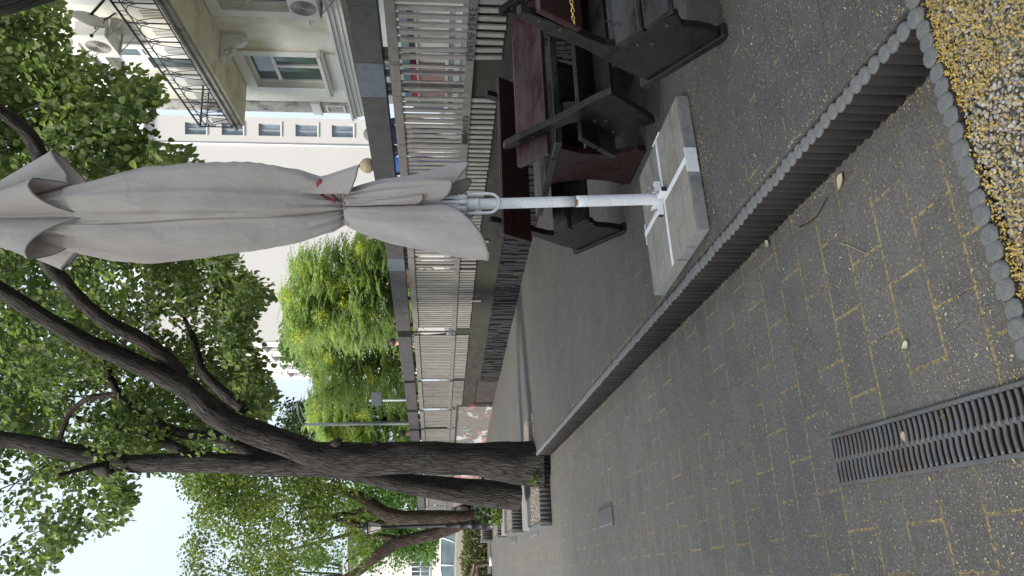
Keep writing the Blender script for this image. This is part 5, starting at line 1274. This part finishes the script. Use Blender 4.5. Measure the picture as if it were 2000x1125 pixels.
for c_ in cols_:
    for z0, z1 in rows_[:2]:
        f = MB(); w2(f, c_ - .22, c_ - .02, .0, .18, z0, z1); w2(f, c_ + 1.72, c_ + 1.92, .0, .18, z0, z1); w2(f, c_ - .3, c_ + 2.0, .0, .3, z1 + .01, z1 + .35)
        o = f.build('window_surround', M['trim'], big); g = MB(); w2(g, c_, c_ + 1.7, -.35, -.3, z0, z1); g.build('pane', M['glass_far'], o)
        for i in range(-1, 2):      # fan of keystones above
            a = i * .38; b0 = W2(c_ + .85 + 1.0 * sin(a), .0, z1 + .35 + .4 * cos(a)); u = SD * sin(a) + ZV * cos(a); v = SD * cos(a) - ZV * sin(a)
            g = MB(); g.obox(b0 - v * .22, v * .44, SO * .2, u * 1.1); g.build('keystone', M['trim'], o)
mb = MB(); w2(mb, -.05, .75, .0, .12, 0, 24.3); mb.build('corner_strip', M['trim'], big)

# ------------------------------------------------------------------ people
def skinned(name, joints, edges_, mats, parent, sub=1):
    bm = bmesh.new(); ly = bm.verts.layers.skin.verify(); vs = {}
    for i, (k, (p, r)) in enumerate(joints.items()):
        v = bm.verts.new(p); v[ly].radius = r if isinstance(r, tuple) else (r, r); vs[k] = v
        v[ly].use_root = (i == 0)
    for a, b in edges_: bm.edges.new((vs[a], vs[b]))
    me = bpy.data.meshes.new(name); bm.to_mesh(me); bm.free(); ob = bpy.data.objects.new(name, me); COL.objects.link(ob)
    md = ob.modifiers.new('s', 'SKIN'); md.use_smooth_shade = True; ms = ob.modifiers.new('u', 'SUBSURF'); ms.levels = sub; ms.render_levels = sub
    dg = bpy.context.evaluated_depsgraph_get(); dg.update(); m2 = bpy.data.meshes.new_from_object(ob.evaluated_get(dg)); bpy.data.objects.remove(ob)
    m2.materials.clear(); m2.materials.append(mats); r = bpy.data.objects.new(name, m2); COL.objects.link(r)
    if parent: r.parent = parent
    return r
def cloth(name, c, c2, sc=30): return simple(name, c, 0.9, .1, sc, col2=c2)
def person(loc, yaw, h, label, top, bottom, hairm, seated=False, hair_r=1.0, group=None, long_hair=False):
    root = thing('person', loc, label, 'person', group); root.rotation_euler = (0, 0, yaw); k = h / 1.72; root.scale = (k, k, k)
    J = {'pel': ((0, 0, .95), (.14, .1)), 'sp': ((0, 0, 1.15), (.125, .09)), 'ch': ((0, 0, 1.35), (.15, .1)), 'nk': ((0, .0, 1.48), .055), 'hb': ((0, .015, 1.55), (.062, .075)), 'hm': ((0, .02, 1.63), (.075, .092)), 'ht': ((0, .01, 1.70), (.05, .065)), 'ns': ((0, .115, 1.615), .012)}
    E = [('pel', 'sp'), ('sp', 'ch'), ('ch', 'nk'), ('nk', 'hb'), ('hb', 'hm'), ('hm', 'ht'), ('hm', 'ns')]
    hz = .95
    for s, n_ in ((-1, 'l'), (1, 'r')):
        if seated:
            leg = {'hp': ((s * .1, .02, .94), .085), 'kn': ((s * .12, .46, .96), .058), 'an': ((s * .12, .5, .56), .04), 'to': ((s * .13, .68, .52), .03)}
            arm = {'sh': ((s * .18, 0, 1.41), .052), 'el': ((s * .24, .1, 1.16), .042), 'wr': ((s * .16, .34, 1.06), .03), 'hd': ((s * .13, .42, 1.05), (.03, .018))}
        else:
            leg = {'hp': ((s * .09, 0, .9), .088), 'kn': ((s * .1, .02, .5), .058), 'an': ((s * .1, -.02, .09), .04), 'to': ((s * .12, .15, .035), .032)}
            arm = {'sh': ((s * .18, 0, 1.41), .052), 'el': ((s * .25, -.02, 1.13), .042), 'wr': ((s * .25, .08, .9), .03), 'hd': ((s * .25, .11, .82), (.03, .018))}
        for q, v in {**leg, **arm}.items(): J[n_ + q] = v
        E += [('pel', n_ + 'hp'), (n_ + 'hp', n_ + 'kn'), (n_ + 'kn', n_ + 'an'), (n_ + 'an', n_ + 'to'), ('ch', n_ + 'sh'), (n_ + 'sh', n_ + 'el'), (n_ + 'el', n_ + 'wr'), (n_ + 'wr', n_ + 'hd')]
        hp_ = Vector(J[n_ + 'hd'][0]); dirh = (hp_ - Vector(J[n_ + 'wr'][0])).normalized()
        for f in range(5):
            ln = (.05, .085, .095, .088, .07)[f]; sp_ = Vector((0, 1, 0)) if not seated else Vector((1, 0, 0)); off = sp_ * ((f - 2) * .016) + (sp_ * -.02 if f == 0 else Vector())
            J[f'{n_}f{f}'] = (tuple(hp_ + off + dirh * ln * .5 + Vector((-s * .008, 0, 0))), .0085); J[f'{n_}g{f}'] = (tuple(hp_ + off * 1.1 + dirh * ln + Vector((-s * .025, 0, 0))), .007); E += [(n_ + 'hd', f'{n_}f{f}'), (f'{n_}f{f}', f'{n_}g{f}')]
    if seated:
        dz = -.5
        J = {q: ((p[0], p[1], p[2] + dz), r) for q, (p, r) in J.items()}
    body = skinned('body', J, E, M['skin'], root, 1)
    g = lambda q, s: (J[q][0], tuple(x * s for x in (J[q][1] if isinstance(J[q][1], tuple) else (J[q][1],) * 2)))
    TJ = {'pel': g('pel', 1.12), 'sp': g('sp', 1.17), 'ch': g('ch', 1.12)}; TJ['nk'] = (tuple(Vector(J['nk'][0]) - Vector((0, 0, .05))), .07); TE = [('pel', 'sp'), ('sp', 'ch'), ('ch', 'nk')]
    for n_ in 'lr':
        TJ[n_ + 'sh'] = g(n_ + 'sh', 1.3); TJ[n_ + 'el'] = (tuple(Vector(J[n_ + 'sh'][0]).lerp(Vector(J[n_ + 'el'][0]), .85)), .06); TE += [('ch', n_ + 'sh'), (n_ + 'sh', n_ + 'el')]
    skinned('shirt', TJ, TE, top, root, 1)
    BJ = {'pel': (tuple(Vector(J['pel'][0]) - Vector((0, 0, .02))), (.155, .115))}; BE = []
    for n_ in 'lr':
        for q in ('hp', 'kn', 'an'): BJ[n_ + q] = g(n_ + q, 1.22)
        BE += [('pel', n_ + 'hp'), (n_ + 'hp', n_ + 'kn'), (n_ + 'kn', n_ + 'an')]
    skinned('trousers', BJ, BE, bottom, root, 1)
    hc = Vector(J['hm'][0]); mb = MB()
    def hf(u, v):
        a = 2 * pi * u; b = -0.55 + (pi / 2 + .55) * v; d = Vector((cos(a) * cos(b), sin(a) * cos(b), sin(b))); fr = max(0, d.y)
        dd = Vector((d.x * .1, d.y * .115 - .012, d.z * .105)) * hair_r * (1 + .05 * sin(23 * u + 3 * v))
        if fr > .45 and d.z < .45: dd *= .82
        return hc + dd + Vector((0, 0, .015))
    mb.grid(hf, 28, 12, True); off = Vector((0, 0, 0)); me = mb.mesh('hair', hairm, off); o = bpy.data.objects.new('hair', me); COL.objects.link(o); o.parent = root
    mb = MB()
    for s in (-1, 1): mb.ball(hc + Vector((s * .032, .092, .0)), .0115, 1, 1, 1, 8, 6)
    me = mb.mesh('eyes', M['ink']); o = bpy.data.objects.new('eyes', me); COL.objects.link(o); o.parent = root
    mb = MB(); mb.ball(hc + Vector((0, .088, -.062)), .022, 1, .4, .28, 8, 6); me = mb.mesh('lips', cloth('lip_skin', (.4, .14, .12), None)); o = bpy.data.objects.new('lips', me); COL.objects.link(o); o.parent = root
    if seated:
        mb = MB()
        for q in 'lr':
            a = Vector(J[q + 'an'][0]); t_ = Vector(J[q + 'to'][0]); mb.tube([a + Vector((0, -.06, -.03)), a + Vector((0, .04, -.03)), t_ + Vector((0, .03, 0))], [.045, .055, .04], 10)
        me = mb.mesh('shoes', M['white']); o = bpy.data.objects.new('shoes', me); COL.objects.link(o); o.parent = root
    return root
GP = 'people on the street behind the fence'
def stand(y, t): v = P(800, y, t); v.z = SZ; return v
M['blond'] = simple('ash_blond_hair', (.36, .29, .19), .6, .25, 40, (1, 1, .3)); M['grey_h'] = simple('grey_hair', (.2, .2, .21), .7, .2, 40); M['brown_h'] = simple('dark_brown_hair', (.05, .03, .025), .6, .3, 40); M['red_h'] = simple('reddish_hair', (.24, .07, .03), .6, .3, 40)
person(stand(325, 10.2), .4, 1.50, 'person with ash blond hair in a blue patterned top behind the fence by the parasol', cloth('blue_pattern', (.06, .2, .62), (.25, .42, .8), 45), cloth('blue_trousers', (.16, .2, .5), (.25, .3, .6)), M['blond'], group=GP, hair_r=1.12)
person(stand(264, 10.6), -.3, 1.50, 'grey haired person in a navy shirt behind the handrail beside the blond one', cloth('navy_shirt', (.012, .012, .05), (.02, .02, .075)), cloth('navy_trousers', (.02, .02, .05), (.03, .03, .08)), M['grey_h'], group=GP)
person(stand(668, 18.5), 1.2, 1.66, 'dark haired person in a white shirt passing behind the middle of the fence', cloth('white_shirt', (.62, .62, .63), (.7, .7, .7)), cloth('dark_trousers', (.03, .03, .04), (.05, .05, .06)), M['brown_h'], group=GP)
person(stand(846, 23.5), .9, 1.62, 'dark haired person in a navy top seen just right of the linden trunk', cloth('navy_top', (.02, .025, .09), (.03, .04, .13)), cloth('grey_trousers', (.1, .1, .11), (.14, .14, .15)), M['brown_h'], group=GP)
person(stand(541, 13.6), .2, 1.33, 'short person in a peach top half hidden below the handrail left of the parasol', cloth('peach_top', (.65, .38, .26), (.7, .44, .32)), cloth('light_trousers', (.4, .4, .42), (.5, .5, .5)), M['brown_h'], group=GP)
pl = P(955, 1126, 22.5); pl.z = 0.0
person(pl + Vector((-.12, 0, 0.0)), -1.35, 1.68, 'seated person in white shirt and brown trousers at the far left edge', cloth('white_blouse', (.66, .67, .72), (.74, .74, .78)), cloth('brown_trousers', (.12, .085, .065), (.16, .12, .09)), M['red_h'], seated=True)
st_ = thing('stone_seat', pl + Vector((-.3, 0, 0)), 'low stone block the seated person at the left edge sits on', 'seat'); mb = MB(); mb.obox(pl + Vector((-.75, -.3, 0)), (.72, 0, 0), (0, .6, 0), (0, 0, .34)); mb.build('block', M['cap'], st_, .02)

# ------------------------------------------------------------------ street furniture and far left
lp = G(968, 1023); lamp = thing('street_lamp', lp, 'black cast iron street lamp with lantern at the end of the gravel boxes', 'street lamp')
pr = [(.17, 0), (.17, .1), (.15, .12), (.15, .34), (.16, .36), (.13, .42), (.12, .62), (.14, .64), (.14, .68), (.1, .74), (.085, .95), (.1, .98), (.085, 1.02), (.06, 1.12), (.055, 1.34), (.07, 1.36), (.05, 1.4), (.046, 2.6), (.036, 3.02), (.06, 3.05), (.04, 3.1), (.05, 3.14)]
mb = MB(); mb.lathe(lp, pr, 18); mb.build('post', M['black'], lamp)
mb = MB(); q = lp + ZV * 3.14
mb.lathe(q, [(.09, .0), (.175, .34)], 6, False); mb.build('lantern_glass', M['lampglass'], lamp)
mb = MB(); mb.lathe(q + ZV * .342, [(.2, 0), (.2, .03), (.13, .12), (.05, .17), (.035, .22), (.05, .25), (.01, .31)], 12)
for a in range(6):
    an = a * pi / 3; mb.tube([q + Vector((cos(an) * .092, sin(an) * .092, 0)), q + Vector((cos(an) * .18, sin(an) * .18, .345))], .011, 5)
mb.build('lantern_cap', M['black'], lamp)
b = stand(826, 26); sp_ = thing('street_pole', b, 'slim grey metal pole rising from the street behind the fence', 'pole'); mb = MB(); zt_ = P(600, 826, 26).z; mb.tube([b, b + ZV * 2.2, b + Vector((0, 0, zt_ - SZ))], [.075, .065, .05], 12); mb.build('pole', M['rim'], sp_)
mb = MB(); mb.tube([b + ZV * (zt_ - SZ - .02), b + Vector((.1, -.1, zt_ - SZ + .12)), b + Vector((.5, -.4, zt_ - SZ + .18))], .03, 8); mb.cbox(b + Vector((.65, -.52, zt_ - SZ + .17)), (.4, -.3, 0), (.09, .12, 0), (0, 0, .07)); mb.build('lamp_arm', M['rim'], sp_)
b = stand(781, 20.5); tsn = thing('street_sign', b, 'grey back of a street sign among the green leaves behind the fence', 'sign'); zs = P(736, 781, 20.5).z
mb = MB(); mb.tube([b, b + ZV * (zs - SZ + .2)], .035, 10); mb.build('pole', M['rim'], tsn); mb = MB(); mb.obox(b + Vector((-.14, -.05, zs - SZ - .13)), (.36, 0, 0), (0, .02, 0), (0, 0, .26)); mb.build('plate', M['hand_blue'], tsn, .004)
flat('road', [(-70, 27.5), (-7.8, 27.5), (-16, 46), (-90, 46)], -0.012, M['asphalt'])
# parked cars
def car(loc, yaw, paint, label, roofm):
    r = thing('parked_car', loc, label, 'car', 'parked cars'); r.rotation_euler = (0, 0, yaw); L, W_ = 4.3, 1.72
    def add(mb, nm, mt, bev=0, par_=None):
        me = mb.mesh(nm, mt, Vector((0, 0, 0)), bev); o = bpy.data.objects.new(nm, me); COL.objects.link(o); o.parent = par_ or r; return o
    side = [(-2.1, .3), (-2.15, .55), (-2.08, .82), (-1.1, .95), (.2, .98), (1.9, .92), (2.1, .75), (2.12, .4), (2.0, .28), (1.75, .28), (1.68, .5), (1.5, .62), (1.25, .62), (1.05, .5), (.98, .28), (-.95, .28), (-1.02, .5), (-1.2, .62), (-1.45, .62), (-1.65, .5), (-1.72, .28)]
    mb = MB(); mb.prism([(x, -W_ / 2, z) for x, z in side], (0, W_, 0)); add(mb, 'body', paint, .05)
    cab = [(-1.15, .94), (-.45, 1.42), (.1, 1.5), (1.2, 1.48), (1.75, 1.2), (1.95, .93)]
    def cs(sc): return [(x, z) for x, z in cab]
    mb = MB(); n = len(cab); ins = lambda z: W_ / 2 - .03 - (z - .93) * .28
    A = [Vector((x, -ins(z), z)) for x, z in cab]; B_ = [Vector((x, ins(z), z)) for x, z in cab]
    mb.face(A[::1]); mb.face(B_[::-1])
    for i in range(n - 1): mb.face([A[i + 1], A[i], B_[i], B_[i + 1]])
    add(mb, 'glass', M['glass'])
    mb = MB()
    for sg in (-1, 1):
        pts = [Vector((x, sg * (ins(z) + .012), z + .012)) for x, z in cab]; mb.tube(pts, .03, 6)
        for x0, x1 in ((.25, .3), (1.15, 1.4)): mb.tube([Vector((x0, sg * (ins(.95) + .01), .95)), Vector((x1 - .1, sg * (ins(1.48) + .01), 1.48))], .03, 6)
    mb.face([Vector((-.43, -ins(1.43), 1.44)), Vector((-.43, ins(1.43), 1.44)), Vector((.1, ins(1.5), 1.52)), Vector((.1, -ins(1.5), 1.52))][::-1]); mb.face([Vector((.1, -ins(1.5), 1.52)), Vector((.1, ins(1.5), 1.52)), Vector((1.2, ins(1.48), 1.5)), Vector((1.2, -ins(1.48), 1.5))][::-1])
    add(mb, 'roof', roofm)
    for x in (-1.33, 1.37):
        for sg in (-1, 1):
            mb = MB(); mb.tube([(x, sg * .62, .31), (x, sg * .66, .31), (x, sg * .83, .31), (x, sg * .85, .31)], [.28, .31, .31, .27], 20); wh = add(mb, 'wheel', M['plug'])
            mb = MB(); mb.tube([(x, sg * .8, .31), (x, sg * .857, .31)], [.19, .17], 14); add(mb, 'rim', M['steel'], 0, wh)
    for sg in (-1, 1):
        mb = MB(); mb.cbox((-2.09, sg * .6, .72), (.1, 0, 0), (0, .32, 0), (0, 0, .13)); add(mb, 'headlight', M['lampglass'], .02)
        mb = MB(); mb.cbox((2.08, sg * .66, .78), (.1, 0, 0), (0, .2, 0), (0, 0, .2)); add(mb, 'tail_light', M['shopred'], .02)
        mb = MB(); mb.cbox((.42, sg * (W_ / 2 + .005), .86), (.16, 0, 0), (0, .03, 0), (0, 0, .03)); mb.cbox((-.55, sg * (W_ / 2 + .005), .86), (.16, 0, 0), (0, .03, 0), (0, 0, .03)); add(mb, 'door_handle', M['steel'], .004)
        mb = MB(); mb.cbox((-.75, sg * (W_ / 2 + .08), 1.0), (.12, 0, 0), (0, .18, 0), (0, 0, .12)); add(mb, 'mirror', paint, .02)
    return r
v = P(900, 1098, 30); v.z = -0.01
car(v, radians(-3), simple('beige_paint', (.3, .27, .22), .3, .05, 2, bump=0), 'beige car with white roof line parked beyond the hedge at the left', M['white'])
v = P(900, 985, 36); v.z = -0.01
car(v, radians(-35), simple('black_paint', (.02, .02, .023), .3, .05, 2, bump=0), 'dark car parked far off, glimpsed between the trunks', M['plug'])
# bright house at the far left
hb = thing('white_house', P(900, 1105, 40) * 1.0, 'bright white house with a barred window behind the parked beige car', 'building'); hb.location.z = 0
YH = 40.0
def hx(y): return (562.5 - y) / F * YH
x0, x1 = hx(1330), hx(1048); zl, zh = zat(840, YH), zat(803, YH); wa, wb = hx(1140), hx(1082)
mb = MB(); mb.obox((x0, YH, 0), (wa - x0, 0, 0), (0, .4, 0), (0, 0, 6.2)); mb.obox((wb, YH, 0), (x1 - wb, 0, 0), (0, .4, 0), (0, 0, 6.2)); mb.obox((wa, YH, 0), (wb - wa, 0, 0), (0, .4, 0), (0, 0, zl)); mb.obox((wa, YH, zh), (wb - wa, 0, 0), (0, .4, 0), (0, 0, 6.2 - zh)); mb.build('wall', M['cream_clean'], hb)
mb = MB(); mb.obox((wa, YH + .25, zl), (wb - wa, 0, 0), (0, .05, 0), (0, 0, zh - zl)); wo_ = mb.build('window', M['glass_far'], hb)
mb = MB(); 
for i in range(7): xx = wa + .05 + i * (wb - wa - .1) / 6; mb.tube([(xx, YH - .05, zl), (xx, YH - .05, zh)], .022, 6)
for q in (zl + .02, zh - .02, (zl + zh) / 2): mb.tube([(wa, YH - .05, q), (wb, YH - .05, q)], .022, 6)
mb.build('window_bars', M['white'], wo_)
mb = MB(); mb.obox((x0 - .3, YH - .4, 6.21), (x1 - x0 + .6, 0, 0), (0, 8, 0), (0, 0, .25)); mb.build('roof', M['roofmetal'], hb)
gw = thing('garden_wall', (hx(1100), 36, 0), 'white topped balustrade wall with brown blocks behind the parked beige car', 'wall'); YG = 36.0
gx0, gx1 = (562.5 - 1330) / F * YG, (562.5 - 1060) / F * YG
mb = MB(); mb.obox((gx0, YG, zat(862, YG)), (gx1 - gx0, 0, 0), (0, .3, 0), (0, 0, zat(852, YG) - zat(862, YG))); mb.build('coping', M['trim'], gw)
mb = MB(); i = 0; xx = gx1
while xx > gx0 + .3: mb.obox((xx - .26, YG + .04, zat(875, YG)), (.22, 0, 0), (0, .2, 0), (0, 0, zat(862.5, YG) - zat(875, YG))); xx -= .285
mb.build('blocks', simple('tan_block', (.28, .24, .2), .9, .2, 5), gw)
mb = MB(); mb.obox((gx0, YG + .02, 0), (gx1 - gx0, 0, 0), (0, .25, 0), (0, 0, zat(875.5, YG))); mb.build('base', M['weath'], gw)
